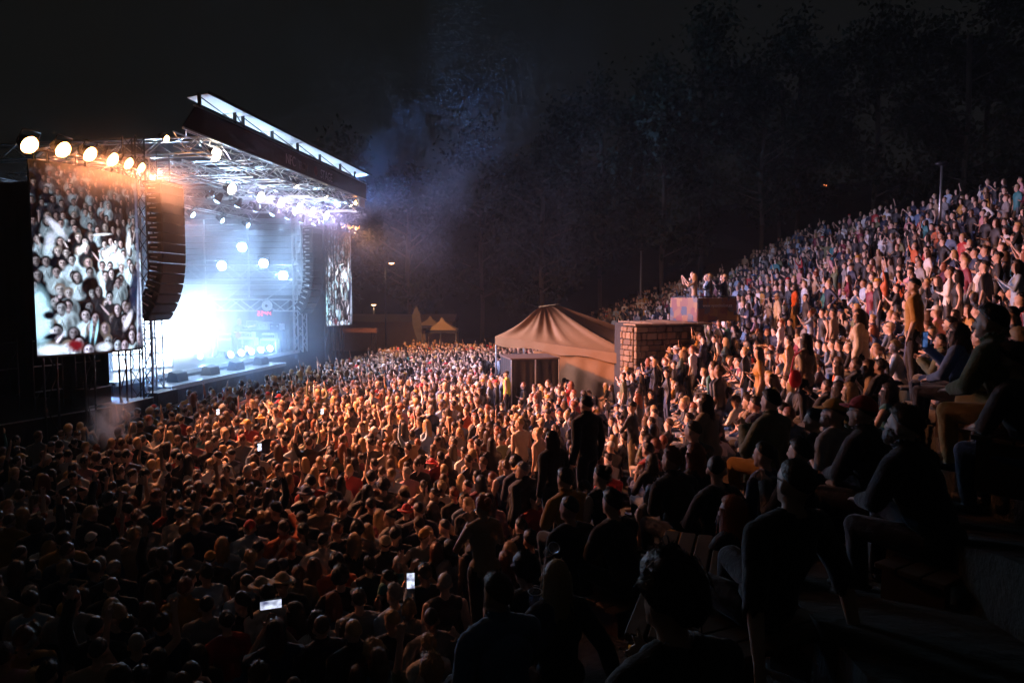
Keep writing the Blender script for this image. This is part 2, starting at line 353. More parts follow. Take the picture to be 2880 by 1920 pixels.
def hair_shape(style, hi, seed=0):
    """hair in the skull's own frame (origin at its centre, +y forward)"""
    rng = np.random.RandomState(seed + 7); nt_, nr = (30, 10) if hi else (9, 4)
    mb = MB(); rad = np.array((.076, .096, .1))
    th = {'short': .13, 'buzz': .05, 'long': .14, 'wavy': .2, 'bun': .1, 'tail': .11, 'curly': .42, 'cap': .13, 'hat': .12}[style]; nz = {'curly': .13, 'wavy': .07, 'short': .06}.get(style, .03)
    front, side, back = {'short': (58, 88, 122), 'buzz': (55, 85, 118), 'long': (58, 96, 128), 'wavy': (60, 98, 128), 'bun': (56, 90, 122), 'tail': (56, 90, 122), 'curly': (62, 105, 128), 'cap': (74, 80, 96), 'hat': (76, 78, 84)}[style]
    ph1, ph2 = rng.rand(2) * 6
    def pm(t):   # t: angle from the front
        a = abs((t + math.pi) % (2*math.pi) - math.pi); return R(np.interp(a, [0, .9, 1.6, math.pi], [front, front + 4, side, back]))
    vs = [Vector((0, 0, rad[2] * (1 + th)))]
    for j in range(1, nr + 1):
        for i in range(nt_):
            t = 2*math.pi*i/nt_; p = pm(t) * (j / nr if j < nr else 1.0)
            k = 1 + th + nz * (math.sin(5*t + ph1 + 3*j) * .5 + math.sin(9*t + ph2 - 4*j) * .5 + (rng.rand() - .5) * (1.2 if style == 'curly' else .5))
            if j == nr: k = .93
            if style == 'short' and abs((t + math.pi) % (2*math.pi) - math.pi) < .8: k += .08 * j / nr if j < nr else 0
            vs.append(Vector((rad[0]*math.sin(p)*math.sin(t)*k, rad[1]*math.sin(p)*math.cos(t)*k, rad[2]*math.cos(p)*k)))
    fs = [(0, 1 + i, 1 + (i+1) % nt_) for i in range(nt_)]
    for j in range(nr - 1):
        b = 1 + j * nt_; fs += [(b + i, b + nt_ + i, b + nt_ + (i+1) % nt_, b + (i+1) % nt_) for i in range(nt_)]
    mb.add(vs, fs)
    if style in ('long', 'wavy'):
        L = .3 if style == 'long' else .26; na, nl = (22, 8) if hi else (8, 3); vs = []
        for j in range(nl + 1):
            f = j / nl
            for i in range(na + 1):
                a = R(-132 + 264 * i / na); wv = (.014 if style == 'wavy' else .005) * math.sin(9*f + i*2.1 + ph1) + .006 * math.sin(i * 2.6 + ph2) * (1 if hi else 0)
                rr = 1.12 + .25 * f * (1 - .35 * f) - (.16 if j == nl else 0); q = .0 + .02 - f * (L + .03 * math.sin(i*1.7))
                x = .08 * rr * math.sin(a) + wv * math.sin(a); y = -.096 * rr * math.cos(a) - .015 * f + wv * math.cos(a) - (.02 * f if math.cos(a) < 0 else 0)
                vs.append(Vector((x, y, q)))
        long_vs = vs; n = na + 1; mb.add(vs, [(j*n+i, j*n+i+1, (j+1)*n+i+1, (j+1)*n+i) for j in range(nl) for i in range(na)])
    if hi and style not in ('cap', 'hat', 'buzz'):     # loose strands that follow the fall of the hair
        cap_vs = mb.v[:1 + nr*nt_]
        for q in range(230 if style in ('long', 'wavy') else 150):
            if style in ('long', 'wavy') and rng.rand() < .6:
                i = rng.randint(0, na); j0 = rng.randint(0, nl-2); ln = rng.randint(2, nl - j0 + 1); pts = [Vector(long_vs[min(j, nl)*(na+1)+i]) for j in range(j0, j0 + ln)]
            else:
                i = rng.randint(0, nt_); j0 = rng.randint(1, nr - 3); ln = rng.randint(2, 5); pts = [Vector(cap_vs[1 + (min(j, nr-1)-1)*nt_ + i]) for j in range(j0, j0 + ln)]
            if len(pts) < 2: continue
            jit = Vector(rng.randn(3))*.006; sw = Vector(rng.randn(3))*(.012 if style == 'curly' else .005); vs2 = []
            for k, p in enumerate(pts):
                o = Vector((p.x, p.y, 0 if style in ('long', 'wavy') else p.z)); o = o.normalized() if o.length > 1e-4 else Vector((0, 0, 1)); c = p + o*(.004 + .007*rng.rand()) + jit*(k*.5) + sw*k*.5; t = o.cross(Vector((0, 0, 1))); t = t.normalized() if t.length > 1e-3 else Vector((1, 0, 0)); w = .0035*(1 - .6*k/len(pts)); vs2 += [c - t*w, c + t*w]
            mb.add(vs2, [(2*k, 2*k+1, 2*k+3, 2*k+2) for k in range(len(pts)-1)])
    if style == 'bun': mb.ell((0, -.1, .07), (.045, .042, .045), 10 if hi else 6, 6 if hi else 4)
    if style == 'tail':
        v, f = capsule((0, -.1, .04), (0, -.15, -.17), .03, .016, 8 if hi else 5, 2); mb.add(v, f)
    if style == 'cap':
        vs = []
        for i in range(9):
            a = R(-62 + 124 * i / 8); vs += [Vector((.085*math.sin(a), .1*math.cos(a), .022)), Vector((.088*math.sin(a), .105*math.cos(a) + .075*math.cos(a*1.25), .012)), Vector((.085*math.sin(a), .1*math.cos(a), .032)), Vector((.088*math.sin(a), .105*math.cos(a) + .075*math.cos(a*1.25), .018))]
        for i in range(8): b = i*4; mb.add([vs[b], vs[b+1], vs[b+5], vs[b+4], vs[b+2], vs[b+3], vs[b+7], vs[b+6]], [(0,1,2,3), (4,7,6,5), (1,5,6,2)])
    if style == 'hat':
        n = 18 if hi else 8; vs = []
        for i in range(n):
            a = 2*math.pi*i/n; vs += [Vector((.08*math.sin(a), .1*math.cos(a), .035)), Vector((.145*math.sin(a), .17*math.cos(a), .005 + .012*math.sin(2*a))), Vector((.145*math.sin(a), .17*math.cos(a), .012 + .012*math.sin(2*a)))]
        for i in range(n): a = i*3; b = ((i+1) % n)*3; mb.add([vs[a], vs[a+1], vs[b+1], vs[b], vs[a+2], vs[b+2]], [(0,1,2,3), (0,3,5,4), (1,4,5,2)])
    return mb
_hair = {}
def hair_mesh(style, seed):
    k = (style, seed % 3)
    if k not in _hair: _hair[k] = hair_shape(style, True, seed % 3).mesh('hair', M_HAIR if style not in ('cap', 'hat') else M_CLOTH, True)
    return _hair[k]
_beard = None
def beard_mesh():
    global _beard
    if not _beard:
        m = MB()
        vs = []; n = 14
        for j, (z, rx, ry) in enumerate(((-.035, .071, .082), (-.07, .068, .098), (-.105, .056, .105), (-.135, .038, .098), (-.15, .012, .085))):
            for i in range(n + 1):
                a = R(-88 + 176 * i / n); g = 1 + .03*math.sin(i*3 + j*2); vs.append((rx*math.sin(a)*g, .018 + ry*math.cos(a)*g, z - (.012 if j == 0 and abs(a) < .5 else 0)))
        m.add(vs, [(j*15+i, j*15+i+1, j*15+i+16, j*15+i+15) for j in range(4) for i in range(n)]); _beard = m.mesh('beard', M_HAIR, True)
    return _beard
def place_person(pose, build, x, y, z, face, scale, skin, top, topkind, bottom, botkind, hair, haircol, capcol, label, group, lean=0, seed=0, extra=()):
    """one person: the body is the thing, hair and clothes are its parts"""
    me, reg, names, frame = hi_figure(pose, build)
    p = link('person', me, None, (x, y, z), skin); p.rotation_euler = (0, 0, face - math.pi/2); p.scale = (scale,) * 3
    tag(p, label, 'person', group)
    link({'tshirt': 'shirt', 'hoodie': 'hooded_top', 'vest': 'vest_top'}[topkind], garment(pose, build, topkind), p, None, top)
    link(botkind, garment(pose, build, botkind), p, None, bottom)
    if hair in ('cap', 'hat'):
        h = link('hair', hair_mesh('buzz', seed), p, None, haircol); h.matrix_local = frame
        h = link('cap' if hair == 'cap' else 'brimmed_hat', hair_mesh(hair, seed), p, None, capcol); h.matrix_local = frame
    else:
        h = link('hair', hair_mesh(hair, seed), p, None, haircol); h.matrix_local = frame
    if 'beard' in extra: h = link('beard', beard_mesh(), p, None, haircol); h.matrix_local = frame
    return p, frame
# ------------------------------------------------------------------ the stage
S0 = Vector((-10.9, 21.0, 0)); SD = Vector((.139, .990, 0)).normalized(); SB = Vector((-SD.y, SD.x, 0)); SROT = math.atan2(SD.y, SD.x)
def ST(u, v, z): return S0 + SD * u + SB * v + Vector((0, 0, z))   # u along the front, v towards the back, z up
_unit = MB().cyl((0, 0, 0), (0, 0, 1), 1, n=8).mesh('tube', M_METAL, True)
_unitd = MB().cyl((0, 0, 0), (0, 0, 1), 1, n=8).mesh('dark_tube', M_DARKMETAL, True)
def strut(name, p0, p1, r, parent=None, dark=False):
    p0 = Vector(p0); p1 = Vector(p1); d = p1 - p0
    o = link(name, _unitd if dark else _unit, parent)
    o.matrix_local = Matrix.Translation(p0) @ d.to_track_quat('Z', 'Y').to_matrix().to_4x4() @ Matrix.Diagonal((r, r, d.length, 1))
    return o
def truss(p0, p1, label, size=.42, bay=.75, group=None, dark=False, r=.026, name='lighting_truss', cat='truss', faces=3):
    """box truss between two world points: four chords and zigzag braces, each its own part"""
    p0 = Vector(p0); p1 = Vector(p1); d = p1 - p0; L = d.length; a = d.normalized()
    t = thing(name, label, cat, p0, 0, group)
    e = Vector((0, 0, 1)) if abs(a.z) < .8 else SD
    e1 = a.cross(e).normalized(); e2 = a.cross(e1).normalized(); h = size / 2
    cs = [e1*h + e2*h, e1*h - e2*h, -e1*h - e2*h, -e1*h + e2*h]
    for c in cs: strut('chord', c, c + d, r, t, dark)
    n = max(2, round(L / bay))
    for f in range(faces):
        c0, c1 = cs[f], cs[(f+1) % 4]
        for i in range(n):
            q0 = (c0 if i % 2 == 0 else c1) + a * (L * i / n); q1 = (c1 if i % 2 == 0 else c0) + a * (L * (i+1) / n)
            strut('brace', q0, q1, r * .55, t, dark)
    return t
def spot(parent, p, target, power, col, size=60, blend=.8, radius=.12):
    L = bpy.data.lights.new('lamp_light', 'SPOT'); L.energy = power; L.color = col; L.spot_size = R(size); L.spot_blend = blend; L.shadow_soft_size = radius
    o = bpy.data.objects.new('lamp_light', L); C.objects.link(o)
    o.location = p; o.rotation_euler = (Vector(target) - Vector(p)).to_track_quat('-Z', 'Y').to_euler()
    if parent:
        o.parent = parent; o.matrix_parent_inverse = parent.matrix_basis.inverted()
    return o
M_LENS = {}
def lens_mat(col, s):
    k = (col, s)
    if k not in M_LENS: M_LENS[k] = emit('lamp_lens', col, s)
    return M_LENS[k]
_lampc = {}
def lamp(name, pos, target, label, col, glow, rad=.16, power=0, size=60, group=None, blend=.8, depth=.26, beam_col=None):
    """par lamp: housing, yoke, glowing lens; local +y is where it shines"""
    pos = Vector(pos); d = (Vector(target) - pos).normalized()
    t = thing(name, label, 'lamp', pos, 0, group)
    t.rotation_euler = d.to_track_quat('Y', 'Z').to_euler()
    bpy.context.view_layer.update() if False else None
    k = (rad, depth)
    if k not in _lampc:
        a = MB().cyl((0, -depth, 0), (0, 0, 0), rad*.62, rad*1.08, 14, caps=False); a.cyl((0, -depth, 0), (0, -depth-.02, 0), rad*.62, rad*.3, 14); a.cyl((0, 0, 0), (0, .02, 0), rad*1.12, rad*1.12, 14, caps=False)
        b = MB().tube([(-rad*1.2, -depth*.4, 0), (-rad*1.2, -depth*.4, rad*1.5), (rad*1.2, -depth*.4, rad*1.5), (rad*1.2, -depth*.4, 0)], .014)
        vs = [(0, rad*.62, 0)] + [(rad*cq*math.cos(q), rad*dq, rad*cq*math.sin(q)) for cq, dq in ((.55, .52), (.88, .28), (1, 0)) for q in [2*math.pi*i/16 for i in range(16)]]
        c = MB().add(vs, [(0, 1+i, 1+(i+1) % 16) for i in range(16)] + [(1+16*j+i, 17+16*j+i, 17+16*j+(i+1) % 16, 1+16*j+(i+1) % 16) for j in (0, 1) for i in range(16)])
        _lampc[k] = (a.mesh('housing', M_BLACK, True), b.mesh('yoke', M_DARKMETAL, True), c)
    a, b, c = _lampc[k]
    link('housing', a, t); link('yoke', b, t); link('lens', c.mesh('lens', lens_mat(col, glow), True), t)
    if power:
        L = bpy.data.lights.new('lamp_light', 'SPOT'); L.energy = power; L.color = beam_col or col; L.spot_size = R(size); L.spot_blend = blend; L.shadow_soft_size = rad*.7
        o = bpy.data.objects.new('lamp_light', L); C.objects.link(o); o.parent = t; o.location = (0, rad*.62 + .05, 0); o.rotation_euler = (R(90), 0, 0)   # -Z -> +Y
    return t
AMBER = (1, .375, .115); VIOLET = (.80, .60, 1.0); WARM = (1, .82, .62); BLUE = (.16, .42, 1.0); ICE = (.42, .68, 1.0)

def build_stage():
    st = thing('stage_platform', 'raised black stage platform with lower front apron and pale edge trim', 'stage', ST(0, 0, 0), SROT)
    MB().box(.2, 13.2, 1.7, 10.2, 1.9, 2.0).build('deck', mat('stage_floor', (.06, .06, .065), .35, 0, 6, .3, .1), st)
    MB().box(1.2, 9.3, .5, 1.68, 1.67, 1.75).build('apron', mat('apron_floor', (.25, .26, .28), .4, 0, 6, .2, .1), st)
    MB().box(.2, 13.2, 1.66, 1.695, 1.86, 2.012).build('edge_trim', M_WHITE, st)
    MB().box(1.2, 9.3, .455, .495, 1.62, 1.765).build('edge_trim', M_WHITE, st); MB().box(9.305, 9.34, .5, 1.65, 1.62, 1.765).build('edge_trim', M_WHITE, st)
    sk = mat('stage_skirt', (.10, .105, .12), .85, 0, 3, .3, .5, .05)
    def skirt(u0, v0, u1, v1, z1):
        n = max(6, int(math.hypot(u1-u0, v1-v0) / .12)); vs = []
        for i in range(n + 1):
            f = i / n; w = .025 * math.sin(i * 1.9) + .012 * math.sin(i * .7)
            x = u0 + (u1-u0)*f; y = v0 + (v1-v0)*f
            if abs(u1-u0) > abs(v1-v0): y += w
            else: x += w
            vs += [(x, y, 0), (x, y, z1)]
        MB().add(vs, [(2*i, 2*i+2, 2*i+3, 2*i+1) for i in range(n)]).build('skirt', sk, st, True)
    skirt(1.2, .55, 9.3, .55, 1.66); skirt(9.27, .55, 9.27, 1.6, 1.66); skirt(.2, 1.75, 13.2, 1.75, 1.88); skirt(.25, 1.75, .25, 10, 1.88); skirt(13.15, 1.75, 13.15, 10, 1.88)
    for i in range(5): MB().box(.2 + .02, .6, 2.2 + i*1.6, 2.3 + i*1.6, 0, 1.85).build('leg', M_DARKMETAL, st)
    # drapes: back, far side, near wing
    def drape(name, label, u0, v0, u1, v1, z0, z1, m, fold=.06, step=.16, horiz=False):
        a = ST(u0, v0, z0); b = ST(u1, v1, z0); L = (b - a).length; n = int(L / step); e = (b - a) / L; nn = Vector((-e.y, e.x, 0)); vs = []
        for i in range(n + 1):
            w = fold * math.sin(i * 1.7 + .4*math.sin(i*.31)) ; p = a + e * (L * i / n)
            for z in (0, (z1-z0)*.5, z1-z0): q = p + nn * w * (1.2 - .5*z/(z1-z0)) + Vector((0, 0, z)) - a; vs.append(tuple(q))
        o = MB().add(vs, [(3*i+k, 3*i+3+k, 3*i+4+k, 3*i+1+k) for i in range(n) for k in (0, 1)]).build(name, m, None, True, a)
        tag(o, label, 'curtain')
    drape('back_curtain', 'black folded curtain closing the rear of the stage', .2, 10, 13.2, 10, 2.0, 8.6, mat('backcloth', (.05, .055, .07), .9, 0, 3, .3, .4, .05))
    drape('wing_curtain', 'dark wing curtain between near tower and curved video screen', -.9, 1.0, -.15, 6.5, .05, 8.2, M_BLACKCLOTH)
    drape('lower_side_curtain', 'dark blue-grey curtain behind the amplifiers at the far wing', 13.25, 2.2, 13.25, 9.8, 2.01, 4.6, mat('sidecloth', (.06, .075, .10), .9, 0, 3, .3, .4, .05))
    # far side wall of horizontal boards
    w = thing('side_wall', 'pale wall of horizontal slats above the far wing, hazy white', 'wall', ST(13.5, 1.4, 0), SROT)
    slat = MB().box(0, .05, 0, 8.6, 0, .27, bev=.008).mesh('slat', mat('slat_paint', (.42, .44, .48), .6, 0, 5, .15, .1))
    for i in range(13): link('slat', slat, w, (0, 0, 4.75 + i*.3))
    for i in range(4): MB().box(-.08, -.02, .6 + i*2.4, .68 + i*2.4, 2.0, 8.6).build('post', M_METAL, w)
    # roof
    rf = thing('stage_roof', 'stage roof with black name banner along its edge and backlit canopy panels above', 'roof', ST(0, 0, 0), SROT)
    banner = mat('banner_cloth', (.035, .03, .04), .7, 0, 3, .3, .2)
    V0 = -1.87
    fa = MB().add([(-1.25, V0, 9.46), (13.4, V0, 9.46), (13.4, V0-.02, 10.17), (-.62, V0-.02, 10.17), (-1.25, V0+.05, 9.46), (13.4, V0+.05, 9.46), (13.4, V0+.05, 10.17), (-.62, V0+.05, 10.17)], [(0,1,2,3), (7,6,5,4), (0,4,5,1), (3,2,6,7), (1,5,6,2), (0,3,7,4)]).build('banner', banner, rf)
    def letters(txt, u, z, size, m, parent, vv, sx=1.0):
        cu = bpy.data.curves.new('lettering', 'FONT'); cu.body = txt; cu.size = size; cu.extrude = .004
        tmp = bpy.data.objects.new('t', cu); C.objects.link(tmp); d = bpy.context.evaluated_depsgraph_get(); me = bpy.data.meshes.new_from_object(tmp.evaluated_get(d)); bpy.data.objects.remove(tmp)
        me.name = 'lettering'; me.materials.clear(); me.materials.append(m)
        o = link('lettering', me, parent); o.matrix_local = Matrix.Translation((u, vv, z)) @ Matrix.Rotation(R(90), 4, 'X') @ Matrix.Diagonal((sx, 1, 1, 1)); return o
    lm = mat('lettering_white', (.34, .32, .36), .6, bump=0); lm2 = mat('lettering_dim', (.12, .11, .13), .6, bump=0)
    letters('NFC', 4.9, 9.62, .52, lm, fa, V0-.016, .8); letters('TRON', 5.95, 9.62, .42, lm2, fa, V0-.016, .72); letters('STAGE', 8.0, 9.6, .5, lm, fa, V0-.016, .82)
    MB().ell((7.55, V0-.01, 9.8), (.16, .012, .2), 12, 8).build('emblem', mat('emblem_red', (.14, .03, .035), .6), fa, True)
    MB().box(-1.27, 13.42, V0-.045, V0+.02, 9.40, 9.45).build('lower_rail', M_METAL, rf); MB().box(-.7, 13.42, V0-.03, V0+.03, 10.18, 10.22).build('upper_rail', M_METAL, rf)
    pv = mat('canopy_sheet', (.78, .8, .84), .6, 0, 4, .06, .2)
    pv.node_tree.nodes['Principled BSDF'].inputs['Transmission Weight'].default_value = 0
    edges = [-.45, 1.45, 1.95, 3.9, 5.9, 7.95, 10.1, 11.9, 13.2]
    for i in range(len(edges) - 1):
        a, b = edges[i] + .05, edges[i+1] - .05
        vs = [(a, V0-.32, 10.60), (b, V0-.32, 10.60 - (.02 if i % 2 else .05)), (b, V0+.4, 10.50), (a, V0+.4, 10.50)]
        vs += [(x, y, z + .02) for x, y, z in vs]
        MB().add(vs, [(0,1,2,3), (7,6,5,4), (0,4,5,1), (1,5,6,2), (2,6,7,3), (3,7,4,0)]).build('canopy_panel', pv, rf)
        MB().box(edges[i]-.05, edges[i]+.03, V0-.06, V0+.02, 10.2, 10.62).build('canopy_post', M_DARKMETAL, rf)
        strut('canopy_brace', (a, V0-.03, 10.50), (b, V0-.03, 10.24), .018, rf, True)
    MB().box(-.5, 13.3, V0-.36, V0-.325, 10.55, 10.64).build('canopy_edge', M_DARKMETAL, rf)
    MB().box(4.0, 13.4, -.3, 3.6, 10.30, 10.36).build('roof_sheet', mat('roof_sheet', (.015, .014, .017), .9, 0, 3, .2, .2), rf)
    pass
    MB().box(12.6, 13.4, V0+.06, V0+.12, 9.02, 9.40).build('corner_panel', mat('corner_panel', (.7, .66, .6), .6), rf)
    # roof trusses: across the depth, along the front
    for i, (u, z, nm) in enumerate(((.3, 9.25, 'nearest the curved screen'), (2.6, 9.0, 'second from the curved screen'), (5.0, 9.25, 'third from the curved screen'), (7.5, 9.0, 'third from the far end'), (10.0, 9.25, 'second from the far end'), (12.3, 9.0, 'nearest the far end'))):
        truss(ST(u, -1.7, z), ST(u, 6.5 if u < 3 else 9.6, z), 'silver roof truss running front to back, ' + nm, .46, .62, 'silver roof trusses', r=.03)
    truss(ST(-1.0, -1.6, 9.2), ST(13.2, -1.6, 9.2), 'silver truss right behind the roof banner', .4, .6, 'silver roof trusses', r=.026)
    truss(ST(.5, -.45, 8.72), ST(12.2, -.45, 8.72), 'silver front truss carrying the row of audience lamps', .4, .6, 'silver roof trusses', r=.026)
    truss(ST(.5, 3.6, 8.6), ST(12.8, 3.6, 8.6), 'silver truss over mid stage with hanging spotlights', .4, .6, 'silver roof trusses')
    truss(ST(.5, 7.4, 8.6), ST(12.8, 7.4, 8.6), 'silver truss over the rear of the stage', .4, .6, 'silver roof trusses')
    # towers
    truss(ST(12.25, 1.15, 2.0), ST(12.25, 1.15, 8.5), 'bright silver tower at the far front corner of the stage', .46, .5, 'roof towers', r=.03, name='tower_truss', faces=4)
    truss(ST(.75, .7, .05), ST(.75, .7, 9.0), 'backlit silver tower behind the near speaker array', .36, .42, 'roof towers', r=.026, name='tower_truss', faces=4)
    truss(ST(12.7, -.2, .05), ST(12.7, -.2, 8.6), 'dim slim tower beside the far speaker array', .34, .5, 'roof towers', True, .02, 'tower_truss', faces=4)
    truss(ST(-.55, .2, .05), ST(-.55, .2, 9.4), 'dark slim tower under the orange roof corner', .4, .5, 'roof towers', True, .024, 'tower_truss', faces=4)
    # side-wall trusses
    truss(ST(12.6, 1.2, 5.85), ST(12.6, 9.5, 5.85), 'white upper truss across the far wing', .72, .9, 'wing trusses', r=.036)
    truss(ST(12.7, 1.2, 4.25), ST(12.7, 7.5, 4.25), 'white lower truss across the far wing', .56, .8, 'wing trusses', r=.034)
    tag(strut('scaffold_tube', ST(12.6, 1.0, 5.25), ST(12.6, 8.5, 5.25), .035), 'single pale pipe between the two white wing trusses', 'pipe')
    for v in (3.2, 5.4): tag(strut('scaffold_tube', ST(12.75, v, 4.5), ST(12.75, v - 1.5, 5.5), .03), 'slanting brace pipe between wing trusses, %s the far tower' % ('nearer' if v < 4 else 'further from'), 'pipe')

M_PA = mat('speaker_paint', (.007, .007, .008), .8, 0, 10, .3, .1, spec=.25)
def line_array(base, n, ztop, label, bend, face):
    t = thing('line_array_speaker', label, 'loudspeaker', base, face, 'hanging line arrays')
    grille = M_GRILLE
    cab = MB()
    vs = [(-.56, -.28, -.14), (.56, -.28, -.14), (.44, .26, -.10), (-.44, .26, -.10), (-.56, -.28, .14), (.56, -.28, .14), (.44, .26, .10), (-.44, .26, .10)]
    cab.add(vs, [(0,3,2,1), (4,5,6,7), (0,1,5,4), (1,2,6,5), (2,3,7,6), (3,0,4,7)])
    cabm = cab.mesh('cabinet', M_PA)
    gr = MB().box(-.54, .54, -.305, -.283, -.125, .125, bev=.008).mesh('grille', grille)
    hd = MB().box(-.572, -.562, -.12, .1, -.018, .018, bev=.004).mesh('handle_plate', M_METAL)
    z = ztop - .15; y = 0; ang = 0
    for i in range(n):
        ang = bend * (max(0, i - n*.35) / (n*.65)) ** 1.6
        M = Matrix.Translation((0, y, z)) @ Matrix.Rotation(ang, 4, 'X')
        o = link('cabinet', cabm, t); o.matrix_local = M
        g = link('grille', gr, o); link('handle_plate', hd, o); h2 = link('handle_plate', hd, o, (1.137, 0, 0))
        z -= .288 * math.cos(ang); y += .288 * math.sin(ang)
    MB().box(-.5, .5, -.3, .35, ztop + .02, ztop + .1, bev=.01).build('bumper_frame', M_DARKMETAL, t)
    for x in (-.3, .3): MB().cyl((x, 0, ztop + .1), (x, 0, 9.1), .014).build('chain', M_DARKMETAL, t)
    MB().tube([(0, .35, ztop + .05), (.05, .5, ztop - .8), (.05, .42, ztop - 1.5)], .025).build('cable', M_BLACK, t)

def screen_image(W0, H0):
    """what the video screens show: a packed audience, dim and brownish at the top, washed out blue-white lower down"""
    K = 3; W, H = W0*K, H0*K; rng = np.random.RandomState(5); im = np.zeros((H, W, 3)); im[:] = (.02, .018, .02)
    def blob(cx, cy, rx, ry, col, soft=.14, rot=0.0, op=1.0):
        m = max(rx, ry)*(1 + soft) + 1; x0, x1, y0, y1 = max(0, int(cx-m)), min(W, int(cx+m)+1), max(0, int(cy-m)), min(H, int(cy+m)+1)
        if x1 <= x0 or y1 <= y0: return
        yy, xx = np.mgrid[y0:y1, x0:x1]; dx = xx - cx; dy = yy - cy; c, s_ = math.cos(rot), math.sin(rot)
        q = np.sqrt(((dx*c + dy*s_)/rx)**2 + ((-dx*s_ + dy*c)/ry)**2); a = (np.clip((1 + soft - q) / (2*soft), 0, 1)*op)[..., None]
        im[y0:y1, x0:x1] = im[y0:y1, x0:x1]*(1-a) + np.array(col)*a
    rows = 17
    for r in range(rows):
        f = r / (rows - 1); cy0 = H*(.005 + 1.0*f**1.2); s = H*(.0145 + .030*f**1.35); n = int(W / (s*2.0)) + 1
        for k in range(n):
            cx = (k + rng.rand()*1.0 - .2) * W/(n - .6); cy = cy0 + (rng.rand()-.5)*s*2.0
            hot = math.exp(-((cx/W - .66)/.22)**2 - ((cy/H - .46)/.12)**2) + .8*math.exp(-((cx/W - .32)/.2)**2 - ((cy/H - .43)/.07)**2)
            b = .10 + .22*f + .55*hot + rng.rand()*.30*(.3 + f); b = min(b, .95); dark = rng.rand() < .68 - .4*hot
            ti = (rng.rand()-.5)*.5; tint = np.array((1 - .30*f*rng.rand(), .93, .90 + .1*f)); cool = np.array((.78, .92, 1.0))
            tc = np.array((.02, .022, .03)) + .04*rng.rand() if dark else cool*b*(.8 + .6*rng.rand())
            blob(cx, cy + s*2.5, s*1.35, s*1.7, tc); blob(cx + s*.8, cy + s*2.7, s*.4, s*1.3, tc*.35, .5); blob(cx - s*.4, cy + s*2.3, s*.1, s*.8, tc*1.5 + .01, .5, .4); blob(cx + s*.2, cy + s*2.6, s*.08, s*.9, tc*.4, .5, -.3)
            sk = np.array((1.0, .80 + .1*f, .74 + .2*f))*tint*b
            hair = np.array((.018, .015, .018)) if rng.rand() < .74 else np.array((.42, .36, .32))*b
            if rng.rand() < .35: blob(cx, cy + s*.3, s*.78, s*1.15, hair)
            else: blob(cx, cy - s*.25, s*.66, s*.78, hair)
            blob(cx, cy + s*.85, s*.28, s*.4, sk*.5); blob(cx - s*.04, cy + s*.08, s*.5, s*.72, sk, .12, ti*.4)
            blob(cx + s*.26, cy + s*.15, s*.22, s*.6, sk*.30, .5); blob(cx - s*.2, cy - s*.22, s*.2, s*.14, sk*1.35, .6); blob(cx - s*.22, cy + s*.26, s*.12, s*.14, sk*1.25, .6)
            for e in (-.22, .14): blob(cx + e*s, cy - s*.06, s*.11, s*.07, sk*.12, .4); blob(cx + e*s, cy - s*.18, s*.13, s*.035, sk*.2, .4)
            blob(cx - s*.02, cy + s*.16, s*.05, s*.16, sk*.55, .5); blob(cx - s*.03, cy + s*.45, s*.16, s*.05, sk*.25, .4)
            if rng.rand() < .13:
                an = (rng.rand()-.5)*1.4; blob(cx + s*1.0 + s*math.sin(an), cy - s*.9, s*.16, s*1.3, sk*1.35, .25, -an); blob(cx + s*1.0 + s*2.0*math.sin(an), cy - s*2.2, s*.2, s*.26, sk*1.35, .25)
    for cx, cy, rx, ry, col, rot, op in ((.17, .33, .03, .06, (.62, .62, .68), -.6, .9), (.12, .40, .035, .05, (.6, .63, .7), .2, .8), (.55, .345, .09, .006, (.9, .92, .95), -.15, 1), (.62, .43, .03, .06, (.95, .98, 1), .9, .7), (.72, .47, .06, .03, (.95, .98, 1), .4, .7), (.84, .38, .03, .07, (.95, .97, 1), .1, .7),
                                     (.02, .80, .08, .14, (.60, .86, .95), 0, .85), (.36, .43, .02, .04, (.92, 1, 1), .5, .8), (.45, .89, .012, .06, (.5, .8, .9), .2, .9), (.40, .88, .010, .06, (.45, .75, .9), .1, .9), (.90, .66, .06, .12, (.03, .05, .10), .1, .9), (.43, .62, .06, .04, (.02, .02, .025), .5, .9), (.80, .83, .035, .06, (.85, .82, .88), .5, .8), (.27, .955, .06, .03, (.22, .04, .05), 0, 1), (.10, .975, .12, .03, (.78, .86, .92), 0, .8), (.52, .975, .08, .025, (.82, .86, .92), 0, .7), (.96, .5, .02, .5, (.20, .22, .30), 0, .7), (.985, .75, .008, .2, (.7, .78, .95), 0, .9), (.93, .8, .012, .16, (.75, .8, .95), .05, .6), (.1, .9, .05, .012, (.02, .02, .03), -.3, 1), (.09, .79, .04, .02, (.02, .02, .03), .2, 1)):
        blob(cx*W, cy*H, rx*W, ry*H, col, .35, rot, op)
    im = im.reshape(H0, K, W0, K, 3).mean((1, 3)); im = im*(.92 + .16*rng.rand(H0, W0, 1))
    return np.clip(im, 0, 1)
IMG_W, IMG_H = 108, 190
